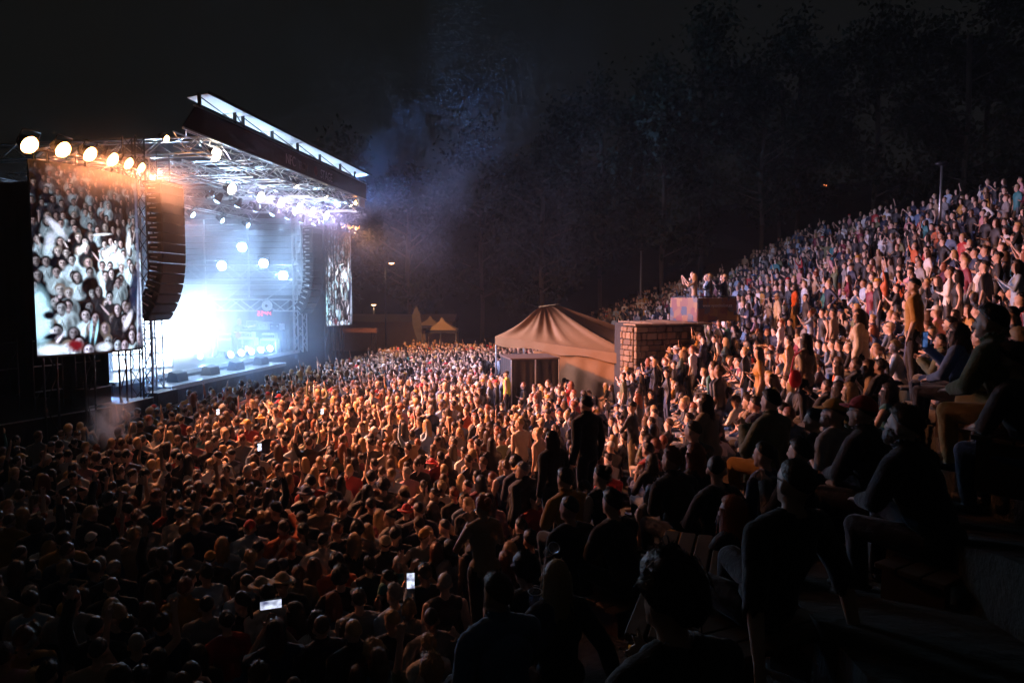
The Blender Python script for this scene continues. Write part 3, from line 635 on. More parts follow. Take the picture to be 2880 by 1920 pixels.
def video_screen(name, label, pts, z0, z1, strength, supports):
    """LED wall following a plan curve; every LED cell is a face that carries the picture"""
    im = screen_image(IMG_W, IMG_H)
    pts = [Vector((p[0], p[1], 0)) for p in pts]; seg = [0]
    for a, b in zip(pts[:-1], pts[1:]): seg.append(seg[-1] + (b-a).length)
    def at(f):
        s = f * seg[-1]
        for i in range(len(seg) - 1):
            if s <= seg[i+1] + 1e-9: t = (s - seg[i]) / (seg[i+1] - seg[i]); return pts[i].lerp(pts[i+1], t)
        return pts[-1]
    base = Vector((pts[0].x, pts[0].y, 0)); t = thing(name, label, 'screen', base, 0, 'video screens')
    vs = []; W, H = IMG_W, IMG_H
    col = [at(i / W) - base for i in range(W + 1)]
    for j in range(H + 1):
        z = z1 + (z0 - z1) * j / H
        vs += [(c.x, c.y, z) for c in col]
    n = W + 1; fs = [(j*n+i, (j+1)*n+i, (j+1)*n+i+1, j*n+i+1) for j in range(H) for i in range(W)]
    m, nt, b = nodes('led_picture'); m.cycles.emission_sampling = 'NONE'; at_ = nt.nodes.new('ShaderNodeAttribute'); at_.attribute_name = 'led'
    b.inputs['Base Color'].default_value = (.02, .02, .02, 1); b.inputs['Roughness'].default_value = .6
    nt.links.new(at_.outputs['Color'], b.inputs['Emission Color']); b.inputs['Emission Strength'].default_value = strength
    mb = MB(); mb.v = vs; mb.f = fs; mb.m = [0]*len(fs); me = mb.mesh('picture', m)
    ca = me.attributes.new('led', 'FLOAT_COLOR', 'FACE'); c4 = np.ones((H*W, 4)); c4[:, :3] = np.clip((np.clip(im*1.25 - .03, 0, 1)**1.35)*(.94, 1.0, 1.08), 0, 1).reshape(-1, 3); ca.data.foreach_set('color', c4.ravel().astype(np.float32))
    link('picture', me, t)
    off = []
    for i in range(13):
        p = at(i/12) - base; q = (at(min(1, i/12+.02)) - at(max(0, i/12-.02))).normalized(); off.append((p, Vector((q.y, -q.x, 0))))
    vs = []
    for p, nn in off: vs += [tuple(p - nn*.03 + Vector((0,0,z0-.06))), tuple(p - nn*.03 + Vector((0,0,z1+.06))), tuple(p - nn*.16 + Vector((0,0,z0-.06))), tuple(p - nn*.16 + Vector((0,0,z1+.06)))]
    fs = []
    for i in range(12):
        a = i*4; b_ = a+4; fs += [(a, b_, b_+1, a+1), (a+2, a+3, b_+3, b_+2), (a+1, b_+1, b_+3, a+3), (a, a+2, b_+2, b_)]
    fs += [(0, 1, 3, 2), (48, 50, 51, 49)]
    MB().add(vs, fs).build('casing', M_BLACK, t)
    for f in supports:
        p = at(f) - base; q = (at(min(1, f+.02)) - at(max(0, f-.02))).normalized(); nn = Vector((q.y, -q.x, 0)); p = p - nn*.45
        for dx in (-.15, .15): 
            strut('support_pole', p + q*dx, p + q*dx + Vector((0, 0, z1 + .35)), .03, t, True)
        for k in range(10): strut('support_brace', p + q*(.15 if k % 2 else -.15) + Vector((0, 0, .3 + k*.8)), p + q*(-.15 if k % 2 else .15) + Vector((0, 0, 1.1 + k*.8)), .016, t, True)
    p0 = at(0) - base; p1 = at(1) - base
    bar = [tuple(at(k/8) - base + Vector((0, 0, z1 + .3))) for k in range(9)]; MB().tube(bar, .03).build('top_rail', M_DARKMETAL, t)
    return at
# ------------------------------------------------------------------ lamps, screens, gear on and round the stage
LSCR = [(-11.86, 17.0), (-11.42, 17.5), (-11.1, 18.05), (-10.92, 18.7), (-10.80, 19.3), (-10.74, 19.85)]
RSCR = [(-9.38, 34.5), (-8.95, 35.1), (-8.68, 35.7), (-8.5, 36.3)]
BLIND_AIM = Vector((1.6, 18.2, -.4))
def build_rig():
    video_screen('video_screen', 'large curved video screen nearest the camera showing a packed audience', LSCR, 3.24, 8.03, 1.5, (.12, .5, .9))
    video_screen('video_screen', 'smaller-looking far video screen beyond the stage showing the audience', RSCR, 3.2, 7.98, 1.5, (.2, .8))
    tail = ('outermost', 'second from the outer end', 'third from the outer end', 'fourth from the outer end', 'second from the stage tower', 'next to the stage tower')
    for i, (x, y) in enumerate(((-11.82, 17.0), (-11.36, 17.55), (-11.02, 18.1), (-10.84, 18.8), (-10.72, 19.35), (-10.72, 20.0))):
        lamp('blinder_lamp', (x, y, 8.42), BLIND_AIM + Vector((i*.7, i*1.3 - 3.0, 0)), 'amber lamp above the curved screen, ' + tail[i], AMBER, 42, (.22, .21, .20, .19, .165, .15)[i], 6000, 80, 'amber lamps above the curved screen', .9, beam_col=(1, .35, .17))
    for i, (x, y) in enumerate(((-8.5, 34.6), (-8.22, 35.1), (-8.02, 35.6))):
        lamp('blinder_lamp', (x, y, 8.25), (-2, 45, 1), 'small amber lamp above the far screen, ' + ('inner', 'middle', 'outer')[i] + ' of three', AMBER, 40, .14, 1700, 100, 'amber lamps above the far screen', .9)
    for i, u in enumerate((3.1, 5.1, 6.7, 8.3, 9.6, 11.1)):
        p = ST(u, -.75, 8.42)
        lamp('audience_lamp', p, (5.5 + i*.6, 21 + i*2.1, 2.6), 'warm white lamp on the front truss, %s from the near end' % ('first', 'second', 'third', 'fourth', 'fifth', 'sixth')[i], WARM, 50, .19, 2350, 96, 'warm white lamps on the front truss', .9, beam_col=VIOLET)
    lamp('audience_lamp', ST(1.25, -1.3, 9.2), (10, 20, 2.5), 'single warm lamp high under the roof near the banner corner', WARM, 50, .22, 1700, 112, None, .8, beam_col=VIOLET)
    lamp('blinder_lamp', ST(-.6, -.9, 9.3), (6, 18, 2), 'small orange lamp at the near roof corner', AMBER, 90, .1, 250, 80, None, .9)
    lamp('blinder_lamp', ST(12.7, -.6, 9.25), (8, 34, 2.), 'orange lamp under the far end of the roof', AMBER, 60, .13, 250, 80, None, .9)
    lamp('blinder_lamp', ST(12.75, -1.55, 9.2), (9, 30, 4), 'bright orange lamp against the pale roof corner panel', AMBER, 60, .12, 200, 110, None, .9)
    # moving heads under the front truss and over mid stage
    def moving_head(p, target, label, col, glow, power, size, group, blend=.4):
        t = lamp('moving_head_lamp', p, target, label, col, glow, .12, power, size, group, blend, .3)
        MB().box(-.16, .16, -.22, -.02, .2, .34, bev=.02).build('base', M_BLACK, t)
    ords = ('first', 'second', 'third', 'fourth', 'fifth', 'sixth', 'seventh')
    for i in range(7):
        u = 3.6 + i*1.35
        moving_head(ST(u, .1, 8.1), ST(u + (i % 3 - 1)*2.0, 3.5, 2.0), 'moving spotlight hanging over the stage edge, %s from the near side' % ords[i], ICE, 8, 3600 if i < 3 else 1500, 60, 'moving spotlights over the stage edge')
    for i in range(5):
        u = 3.0 + i*2.2
        moving_head(ST(u, 3.5, 8.1), ST(u + 1.5, -6.0, 1.5), 'blue-white spotlight over mid stage shining outward, %s from the near side' % ords[i], ICE, 40, 900, 44, 'spotlights over mid stage')
    moving_head(ST(12.0, -.4, 8.9), (0.5, 42, 16.5), 'blue beam light at the far end of the front truss', BLUE, 14, 26000, 60, None, 1.0)
    moving_head(ST(12.4, 0.2, 8.3), (8, 42, 9), 'blue flood light beside the far tower aimed at the trees', BLUE, 14, 500, 60, None)
    for i, u in enumerate((6.0, 8.8, 11.6)):
        lamp('audience_lamp', ST(u, -1.75, 8.95), (-3.5 + i*.8, 27.5 + i*4.5, .5), 'small pinkish-white lamp under the roof banner, %s from the near end' % ords[i], WARM, 20, .10, 3000, 74, 'pinkish lamps under the roof banner', .9, beam_col=(1.0, .74, .92))
    # big lamps on the far wing seen through the smoke
    for i, (v, z) in enumerate(((3.0, 6.3), (5.2, 6.2), (4.1, 7.1), (2.0, 5.7))):
        lamp('wing_lamp', ST(12.3, v, z), ST(2, v - 3, 4.5), 'hazy white lamp on the far wing, ' + ('at the upper truss', 'deepest on the upper truss', 'highest above the upper truss', 'low beside the tower')[i], ICE, 50, .22, 900, 90, 'white lamps on the far wing', .8)
    # strobe wall low at the near side of the stage: the burnt-out white patch
    s = thing('strobe_panel', 'blazing white strobe wall low on the near side of the stage', 'lamp', ST(3.6, 3.2, 2.0), SROT - R(38))
    MB().box(-1.05, 1.05, .03, .2, 0, 2.3, bev=.02).build('frame', M_BLACK, s)
    cell = MB().box(-.3, .3, -.01, .02, -.24, .24, bev=.015).mesh('light_cell', emit('strobe_cell', (.75, .88, 1), 14))
    for i in range(3):
        for j in range(4): link('light_cell', cell, s, (-.68 + i*.68, 0, .33 + j*.55))
    spot(None, ST(3.3, 2.4, 2.6), ST(5.5, -.5, 5.6), 7000, (.75, .88, 1), 105, .9, .5).parent = s
    bpy.context.view_layer.update()
    for c in s.children:
        if c.type == 'LIGHT': c.matrix_parent_inverse = s.matrix_world.inverted()
    for i, u in enumerate((.6, 6.2, 9.8)):  # added lights that turn the pit and lower stage smoke blue
        lamp('added_wash_light', ST(u, 2.6, 2.3), ST(u - 1.0, -3.0, 3.2), 'added blue fill light on the deck spilling into the pit, %s from the near side' % ords[i], BLUE, 20, .14, 900, 130, 'added blue fill lights on the deck', .9)
    # row of floor lamps along the deck edge
    for i in range(5):
        lamp('floor_lamp', ST(7.6 + i*.85, 2.1, 2.24), ST(6 + i*.5, -4, 5.0), 'small white floor lamp on the deck edge, %s from the near side' % ords[i], ICE, 40, .15, 300, 70, 'floor lamps on the deck edge', .8)
    up = bpy.data.lights.new('roof_wash', 'SPOT'); 
    for i, u in enumerate((1.2, 4.6, 8.0, 11.4)):  # added lights inside the roof to brighten the canopy panels from below
        lamp('added_wash_light', ST(u, .9, 8.5), ST(u, -2.6, 10.7), 'added blue-white fill light shining up at the canopy, %s from the near side' % ords[i], ICE, 4, .12, 900, 130, 'added fill lights under the canopy', .8)
    # speakers
    line_array(ST(.0, -.35, 0), 14, 8.05, 'black near speaker array hanging before the backlit tower', R(46), SROT)
    line_array(ST(12.0, .35, 0), 14, 7.95, 'pale-lit far speaker array hanging beside the far screen', R(46), SROT)
    # backline
    cabinet_cloth = mat('amp_cloth', (.16, .17, .19), .8, 0, 60, .3, .3)
    def amp(u, v, z, w, h, label, rot=0, two=False):
        t = thing('guitar_amplifier', label, 'amplifier', ST(u, v, z), SROT + rot, 'amplifiers at the far wing')
        MB().box(-w/2, w/2, 0, .38, 0, h, bev=.02).build('cabinet', M_WHITE, t)
        for k in range(2 if two else 1):
            a = -w/2 + .05 + k*(w/2); b = a + (w/2 - .08 if two else w - .1); MB().box(a, b, -.02, -.003, .06, h - .08).build('speaker_cloth', cabinet_cloth, t)
        MB().box(-w*.42, w*.42, .04, .34, h + .005, h + .27, bev=.02).build('head_unit', M_WHITE, t)
        MB().box(-w*.38, w*.38, .02, .036, h + .06, h + .2).build('control_panel', M_DARKMETAL, t)
        for k in range(5): MB().cyl((-w*.3 + k*w*.15, .018, h + .13), (-w*.3 + k*w*.15, -.005, h + .13), .018, n=8).build('knob', M_WHITE, t)
    face = R(-90)
    amp(11.2, 3.6, 2.0, 1.25, .72, 'wide pale double amplifier stack nearest mid stage', face, True)
    amp(11.3, 2.35, 2.0, .8, .66, 'narrow pale amplifier stack nearer the far tower', face)
    amp(11.9, 4.9, 2.0, .8, .6, 'dim amplifier stack deepest in the far wing', face)
    def flight_case(u, v, z, w, h, label, m):
        t = thing('flight_case', label, 'case', ST(u, v, z), SROT + face, 'flight cases at the far wing')
        MB().box(-w/2, w/2, 0, .45, 0, h, bev=.01).build('body', m, t)
        for x in (-w/2, w/2): MB().box(x-.015, x+.015, -.012, .462, -.002, h+.01).build('edge_rail', M_METAL, t)
        for k in (-1, 1): MB().box(k*w*.25-.04, k*w*.25+.04, -.02, -.004, h*.55, h*.7).build('latch', M_METAL, t)
    flight_case(12.3, 3.7, 3.05, .55, .42, 'small grey case on top behind the double amplifier', mat('case_grey', (.3, .32, .36), .5)); flight_case(12.3, 3.1, 3.05, .5, .38, 'small pale case beside the grey case, under the clock', M_WHITE)
    flight_case(12.3, 2.5, 3.05, .55, .3, 'flat dark case nearest the far tower', M_DARKMETAL)
    tb = thing('rack_table', 'dark table carrying cases behind the amplifiers', 'table', ST(12.45, 3.1, 2.0), SROT + face)
    MB().box(-1.1, 1.1, -.3, .4, .98, 1.04).build('table_top', M_DARKMETAL, tb)
    for x in (-1.0, 1.0):
        for y in (-.22, .32): MB().box(x-.03, x+.03, y-.03, y+.03, 0, .98).build('leg', M_DARKMETAL, tb)
    ck = thing('digital_clock', 'red digital clock reading 22:44 above the amplifiers', 'clock', ST(12.35, 3.05, 3.72), SROT + face)
    MB().box(-.42, .42, .02, .1, -.02, .3, bev=.01).build('case', M_BLACK, ck); MB().box(-.03, .03, .04, .09, -.3, -.02).build('stand', M_BLACK, ck)
    red = emit('clock_digit', (1, .04, .05), 4)
    SEG = {'2': 'abged', '4': 'fgbc'}
    for k, (ch, x) in enumerate((('2', -.31), ('2', -.13), ('4', .09), ('4', .27))):
        m = MB(); w, h = .055, .10
        seg = {'a': (-w, w, 2*h-.012, 2*h+.012), 'g': (-w, w, h-.012, h+.012), 'd': (-w, w, -.012, .012), 'f': (-w-.012, -w+.012, h+.015, 2*h-.015), 'b': (w-.012, w+.012, h+.015, 2*h-.015), 'e': (-w-.012, -w+.012, .015, h-.015), 'c': (w-.012, w+.012, .015, h-.015)}
        for q in SEG[ch]: a, b, c, d = seg[q]; m.box(x+a, x+b, .005, .017, .035 + c, .035 + d)
        m.build('digit', red, ck)
    m = MB(); m.box(-.025, -.005, .005, .017, .09, .11); m.box(-.025, -.005, .005, .017, .17, .19); m.build('colon', red, ck)
    fn = thing('round_fan', 'round pale fan hung below the lower wing truss', 'fan', ST(12.3, 2.9, 3.95 + .28), SROT + face)
    MB().cyl((0, 0, 0), (0, .1, 0), .26, n=20).build('guard', M_WHITE, fn); MB().cyl((0, -.03, 0), (0, 0, 0), .07, n=12).build('hub', M_DARKMETAL, fn)
    ms = thing('microphone_stand', 'thin microphone stand beside the guitarists', 'stand', ST(9.6, 3.9, 2.0), SROT)
    MB().cyl((0, 0, 0), (0, 0, .03), .15, n=14).build('base', M_DARKMETAL, ms); MB().cyl((0, 0, .03), (0, 0, 1.5), .012).build('pole', M_METAL, ms); MB().cyl((0, 0, 1.5), (0, -.12, 1.58), .02, .028).build('microphone', M_DARKMETAL, ms)
    wedge = MB().add([(-.3, 0, 0), (.3, 0, 0), (.3, .45, 0), (-.3, .45, 0), (-.3, .06, .3), (.3, .06, .3), (.3, .34, .36), (-.3, .34, .36)], [(0,3,2,1), (4,5,6,7), (0,1,5,4), (1,2,6,5), (2,3,7,6), (3,0,4,7)]).mesh('cabinet', M_BLACK)
    for i, u in enumerate((2.6, 4.6, 6.4, 8.4)):
        t = thing('monitor_wedge', 'black wedge monitor on the apron, %s from the near side' % ords[i], 'loudspeaker', ST(u, .95, 1.75), SROT, 'wedge monitors'); link('cabinet', wedge, t); MB().box(-.26, .26, .36, .4, .05, .3).build('grille', M_GRILLE, t)
    for i in range(6):
        t = thing('subwoofer', 'black subwoofer on the ground below the apron, %s from the near side' % ords[i], 'loudspeaker', ST(1.0 + i*1.5, -.05, 0), SROT, 'subwoofers before the stage')
        MB().box(-.55, .55, -.15, .5, .02, .62, bev=.02).build('cabinet', M_BLACK, t); MB().box(-.5, .5, -.175, -.155, .07, .57).build('grille', M_GRILLE, t)
    # crowd barrier segments
    top = MB().tube([(-.55, 0, 1.12), (.55, 0, 1.12)], .025).mesh('top_rail', M_METAL, True); pan = MB().box(-.53, .53, -.012, .012, .12, 1.05).mesh('front_panel', M_DARKMETAL); ft = MB().box(-.55, .55, .05, .6, .005, .03).mesh('foot_plate', M_DARKMETAL); br = MB().tube([(0, .02, 1.0), (0, .55, .04)], .02).mesh('brace', M_METAL, True)
    for i in range(14):
        t = thing('crowd_barrier', 'steel crowd barrier segment between front row and stage pit', 'barrier', ST(-.4 + i*1.12, -.75, 0), SROT, 'barrier line before the stage')
        for n_, me in (('top_rail', top), ('front_panel', pan), ('foot_plate', ft), ('brace', br)): link(n_, me, t)
    # dark side platform that carries the curved screen
    wg = thing('side_platform', 'black side platform with draped front below the curved screen', 'platform', (-11.7, 18.4, 0), 0)
    a, b = Vector((-12.6, 16.2, 0)), Vector((-10.9, 20.5, 0)); o = Vector((-11.7, 18.4, 0)); e = (b - a).normalized(); nn = Vector((-e.y, e.x, 0)); L = (b-a).length
    vs = []
    for i in range(41):
        p = a + e*(L*i/40) + nn*(.02*math.sin(i*1.9)) - o; vs += [(p.x, p.y, 0), (p.x, p.y, 1.53)]
    MB().add(vs, [(2*i, 2*i+2, 2*i+3, 2*i+1) for i in range(40)]).build('skirt', M_BLACKCLOTH, wg, True)
    q = [a - o, b - o, b + nn*6 - o, a + nn*6 - e*1.5 - o]; MB().add([(p.x, p.y, 1.54) for p in q] + [(p.x, p.y, 1.6) for p in q], [(0,3,2,1), (4,5,6,7), (0,1,5,4), (1,2,6,5), (2,3,7,6), (3,0,4,7)]).build('deck', M_BLACK, wg)
    strut('edge_rail', a - nn*.03 - o + Vector((0,0,1.6)), b - nn*.03 - o + Vector((0,0,1.6)), .018, wg)
    for i in range(3):
        c = a + e*(1.2 + i*1.2) + nn*1.3; sc = thing('scaffold_tower', 'dark scaffold frame under the curved screen, ' + ('outer', 'middle', 'inner')[i] + ' of three', 'scaffold', (c.x, c.y, 1.6), math.atan2(e.y, e.x), 'scaffold frames under the screen')
        for x in (-.4, .4): strut('upright', (x, 0, 0), (x, 0, 2.0), .024, sc, True)
        for z in (.5, 1.2, 1.9): strut('rung', (-.4, 0, z), (.4, 0, z), .02, sc, i != 1)
        strut('cross_brace', (-.4, 0, .2), (.4, 0, 1.7), .016, sc, True)
    dc = (('lit tread plate', ST(-.5, -.05, 1.05)), )
    for i, (u, v, z, L) in enumerate(((-1.2, .1, 1.68, 1.3), (.3, .2, 1.75, 1.0), (-1.6, 1.0, 2.1, .9))):
        t = thing('flight_case', 'long black case at the near stage corner, ' + ('foremost', 'beside the tower', 'behind the others')[i], 'case', ST(u, v, z - .5), SROT, 'cases at the near stage corner')
        MB().box(-L/2, L/2, -.25, .25, 0, .5, bev=.01).build('body', M_BLACK, t)
        for z_ in (.0, .49): MB().box(-L/2 - .01, L/2 + .01, -.265, -.245, z_, z_ + .025).build('edge_rail', M_METAL, t)

def build_air():
    # thin even air round everything, and the stage smoke
    def vol(name, x0, x1, y0, y1, z0, z1, col, dens, aniso, noise=None, rot=0, loc=(0, 0, 0)):
        m = bpy.data.materials.new(name); m.use_nodes = True; nt = m.node_tree; nt.nodes.remove(nt.nodes['Principled BSDF'])
        pv = nt.nodes.new('ShaderNodeVolumePrincipled'); pv.inputs['Color'].default_value = (*col, 1); pv.inputs['Density'].default_value = dens; pv.inputs['Anisotropy'].default_value = aniso
        nt.links.new(pv.outputs[0], nt.nodes['Material Output'].inputs['Volume'])
        if noise:
            sc, lo, hi, soft, stretch = noise
            tc = nt.nodes.new('ShaderNodeTexCoord'); mp = nt.nodes.new('ShaderNodeMapping'); mp.inputs['Scale'].default_value = stretch
            n = nt.nodes.new('ShaderNodeTexNoise'); n.inputs['Scale'].default_value = sc; n.inputs['Detail'].default_value = 3; n.inputs['Distortion'].default_value = .6
            nt.links.new(tc.outputs['Object'], mp.inputs[0]); nt.links.new(mp.outputs[0], n.inputs['Vector'])
            mr = nt.nodes.new('ShaderNodeMapRange'); mr.inputs[1].default_value = lo; mr.inputs[2].default_value = hi; nt.links.new(n.outputs[0], mr.inputs[0])
            # fade towards the edges of the cloud
            g = nt.nodes.new('ShaderNodeVectorMath'); g.operation = 'SUBTRACT'; g.inputs[1].default_value = (.5, .5, .5); nt.links.new(tc.outputs['Generated'], g.inputs[0])
            ab = nt.nodes.new('ShaderNodeVectorMath'); ab.operation = 'ABSOLUTE'; nt.links.new(g.outputs[0], ab.inputs[0]); sp_ = nt.nodes.new('ShaderNodeSeparateXYZ'); nt.links.new(ab.outputs[0], sp_.inputs[0])
            m1 = nt.nodes.new('ShaderNodeMath'); m1.operation = 'SMOOTH_MAX'; m1.inputs[2].default_value = .12; nt.links.new(sp_.outputs[0], m1.inputs[0]); nt.links.new(sp_.outputs[1], m1.inputs[1])
            ln = nt.nodes.new('ShaderNodeMath'); ln.operation = 'SMOOTH_MAX'; ln.inputs[2].default_value = .12; nt.links.new(m1.outputs[0], ln.inputs[0]); nt.links.new(sp_.outputs[2], ln.inputs[1])
            fr = nt.nodes.new('ShaderNodeMapRange'); fr.inputs[1].default_value = .5; fr.inputs[2].default_value = .5 - soft; fr.interpolation_type = 'SMOOTHSTEP'; nt.links.new(ln.outputs[0], fr.inputs[0])
            mu = nt.nodes.new('ShaderNodeMath'); mu.operation = 'MULTIPLY'; nt.links.new(mr.outputs[0], mu.inputs[0]); nt.links.new(fr.outputs[0], mu.inputs[1])
            m2 = nt.nodes.new('ShaderNodeMath'); m2.operation = 'MULTIPLY'; m2.inputs[1].default_value = dens; nt.links.new(mu.outputs[0], m2.inputs[0]); nt.links.new(m2.outputs[0], pv.inputs['Density'])
        o = MB().box(x0, x1, y0, y1, z0, z1).build(name, m); o.location = loc; o.rotation_euler = (0, 0, rot); return tag(o, kind='stuff')
    vol('haze', -150, 185, -16, 165, -1.2, 52, (.75, .8, .9), .0008, .35)
    s = vol('smoke', -2.0, 15, -2.2, 9.5, .6, 9.3, (.8, .86, 1.0), .12, .2, (.30, .38, .70, .2, (1, 1, .8)), SROT, S0); tag(s, 'pale smoke filling the lit stage', 'smoke')
    s = vol('smoke', -8.5, 8.5, -11, 12, -6.5, 8.5, (.62, .76, 1.0), .06, .3, (.2, .48, .70, .42, (1, 1, .8)), 0, (-3.5, 36, 11.5)); tag(s, 'drifting smoke cloud above and beyond the far end of the roof', 'smoke')
    s = vol('smoke', -2.2, 2.2, -2.6, 2.0, -1.6, 2.4, (.9, .95, 1.0), .7, .1, (.5, .3, .7, .4, (1, 1, 1)), SROT, ST(3.2, 2.0, 3.2)); tag(s, 'thick burnt-out white smoke round the strobe wall', 'smoke')
    s = vol('smoke', .5, 13.5, -2.6, .8, 7.2, 9.8, (.9, .82, 1.0), .03, .3, (.5, .3, .7, .4, (1, 1, 1)), SROT, S0); tag(s, 'pinkish haze drifting round the front truss lamps', 'smoke')
    s = vol('smoke', -2.2, 2.2, -2.8, 2.8, -1.2, 1.2, (1, .9, .8), .032, .3, (.5, .3, .7, .4, (1, 1, 1)), 0, (-10.7, 18.5, 8.2)); tag(s, 'thin amber-lit haze round the lamps above the curved screen', 'smoke')
    s = vol('smoke', -.5, .5, -.5, .5, -.75, .75, (.85, .88, 1.0), 5.0, .2, (2.2, .42, .62, .4, (1, 1, .7)), 0, tuple(P(312, 1195, 15.5))); tag(s, 'small white smoke puff rising over the crowd below the curved screen', 'smoke')
# ------------------------------------------------------------------ tents, wall, posts, trees
def build_site():
    canvas = mat('tan_canvas', (.24, .125, .042), .75, 0, 2.2, .12, .35, .04); canvas2 = mat('tan_wall', (.25, .125, .038), .8, 0, 2.2, .12, .35, .04)
    # tan tent: asymmetric peaked roof, valance, side wall
    A = P(1392, 946, 28.5); Cc = P(1800, 1002, 25.2); PK1 = P(1514, 866, 28.8); PK2 = P(1556, 860, 29.6); Bk = P(1470, 925, 33); Dk = P(1860, 960, 29.5)
    base = Vector((2.0, 27.4, 0)); t = thing('marquee_tent', 'tan peaked tent glowing orange beside the stone wall', 'tent', base)
    def sheet(name, a, b, c, d, nu, nv, fn, m):
        vs = []
        for j in range(nv + 1):
            for i in range(nu + 1):
                f, g = i/nu, j/nv; p = (a*(1-f) + b*f)*(1-g) + (d*(1-f) + c*f)*g; p = fn(p, f, g); vs.append(tuple(p - base))
        n = nu + 1; return MB().add(vs, [(j*n+i, j*n+i+1, (j+1)*n+i+1, (j+1)*n+i) for j in range(nv) for i in range(nu)]).build(name, m, t, True)
    def roofn(p, f, g):
        sag = -.55 * math.sin(math.pi * g) * .55; w = (1-g)**.4 * g * .35 * (math.sin(f*26 + 2*math.sin(f*9)) * .5 + math.sin(f*47 + 1) * .3) * (1 if f < .62 else .3)
        return p + Vector((-.25*w, -.6*w, sag * (.5 + .5*math.sin(math.pi*f)) + .4*w))
    sheet('roof_panel', A, Cc, PK2, PK1, 70, 18, roofn, canvas)
    sheet('roof_panel', Cc, Dk, PK2 + Vector((.3, .5, 0)), PK2, 14, 10, lambda p, f, g: p + Vector((0, 0, -.25*math.sin(math.pi*g))), canvas)
    sheet('roof_panel', Bk, A, PK1, PK1 + Vector((.1, .5, 0)), 14, 10, lambda p, f, g: p + Vector((0, 0, -.25*math.sin(math.pi*g))), canvas)
    sheet('roof_panel', Dk, Bk, PK1 + Vector((.1, .5, 0)), PK2 + Vector((.3, .5, 0)), 14, 8, lambda p, f, g: p, canvas)
    sheet('peak_cap', PK1, PK2, PK2 + Vector((.3, .5, .05)), PK1 + Vector((.1, .5, .05)), 4, 2, lambda p, f, g: p + Vector((0, 0, .03)), mat('peak_cap', (.5, .33, .12), .7))
    dn = Vector((0, 0, -.34))
    sheet('valance', A, Cc, Cc + dn, A + dn, 60, 3, lambda p, f, g: p + Vector((.1, -.3, 0))*(.06*math.sin(f*40)*g) + Vector((0, 0, -.05*math.sin(f*17)*g)), canvas)
    sheet('valance', Bk, A, A + dn, Bk + dn, 10, 3, lambda p, f, g: p, canvas)
    wA = P(1500, 985, 27.6); wC = Cc + dn*.6 + Vector((-.1, .25, 0))
    sheet('side_wall', wA, wC, Vector((wC.x, wC.y, .6)), Vector((wA.x, wA.y, 0)), 50, 8, lambda p, f, g: p + Vector((.1, -.3, 0))*(.22*math.sin(f*31 + g*2)*(.3 + g*.5)), canvas2)
    for q in (A, wA, Cc, Bk, Dk): strut('tent_pole', (q.x-base.x+.05, q.y-base.y+.12, max(0, ground(q.x, q.y))), (q.x-base.x+.05, q.y-base.y+.12, q.z - .05), .035, t)
    # black cloth booth before it
    a, b = P(1438, 1012, 24.2), P(1571, 1010, 24.6); bx = thing('booth', 'black cloth-covered booth in front of the tan tent', 'booth', (a.x, a.y, 0))
    e = (b-a); e.z = 0; L = e.length; e.normalize(); nb = Vector((-e.y, e.x, 0)); zt = a.z
    def wall(q0, q1, n):
        vs = []
        for i in range(n+1):
            p = q0.lerp(q1, i/n) - Vector((a.x, a.y, 0)); w = .035*math.sin(i*1.3 + .6*math.sin(i*.5)); d = (q1-q0).normalized(); o = Vector((-d.y, d.x, 0))*w; vs += [(p.x+o.x*1.6, p.y+o.y*1.6, .0), (p.x+o.x, p.y+o.y, zt*.5), (p.x, p.y, zt)]
        MB().add(vs, [(3*i+k, 3*i+3+k, 3*i+4+k, 3*i+1+k) for i in range(n) for k in (0, 1)]).build('cloth_wall', mat('booth_cloth', (.02, .016, .014), .55, 0, 3, .3, .4, .05), bx, True)
    a0 = Vector((a.x, a.y, 0)); b0 = a0 + e*L
    wall(a0, b0, 30); wall(a0 + nb*1.8, a0, 24); wall(b0, b0 + nb*1.8, 24)
    q = [Vector((0,0,0)) - nb*.04 - e*.04, e*(L+.04) - nb*.04, e*(L+.04) + nb*1.84, nb*1.84 - e*.04]
    MB().add([(p.x, p.y, zt) for p in q] + [(p.x, p.y, zt + .05) for p in q], [(0,3,2,1), (4,5,6,7), (0,1,5,4), (1,2,6,5), (2,3,7,6), (3,0,4,7)]).build('roof_board', mat('booth_board', (.1, .07, .05), .6), bx)
    for p in (Vector((0,0,0)), e*L, e*L*.5): strut('post', (p.x - nb.x*.05, p.y - nb.y*.05, 0), (p.x - nb.x*.05, p.y - nb.y*.05, zt), .025, bx)
    # railing next to the booth
    rl = thing('hand_railing', 'low dark railing left of the black booth', 'railing', tuple(P(1362, 1075, 26)*1) [:2] + (0,))
    for z in (.5, 1.0): strut('rail', (0, 0, z), (1.6, .1, z), .02, rl, True)
    for k in range(6): strut('baluster', (k*.32, k*.02, 0), (k*.32, k*.02, 1.0), .012, rl, True)
    # stone platform: stones are parts, mortar core behind
    W0 = P(1788, 912, 22.6); zt = W0.z; ux = Vector((.91, .42, 0)).normalized(); uy = Vector((-ux.y, ux.x, 0)); wl = 2.9; dp = 3.0
    sw = thing('stone_wall', 'stone block retaining wall with flat lit top, beside the tan tent', 'wall', (W0.x, W0.y, 0), math.atan2(ux.y, ux.x))
    MB().box(.05, wl, .05, .85, -1.0, zt - .06).box(1.15, wl, .85, dp, -1.0, zt - .061).build('core', mat('mortar', (.05, .042, .033), .95, 0, 9, .3, .6, .03), sw)
    sm = [mat('stone_%d' % i, c, .9, 0, 7, .25, .8, .02) for i, c in enumerate(((.22, .145, .085), (.17, .115, .07), (.25, .17, .10), (.14, .095, .06)))]
    rng = random.Random(4)
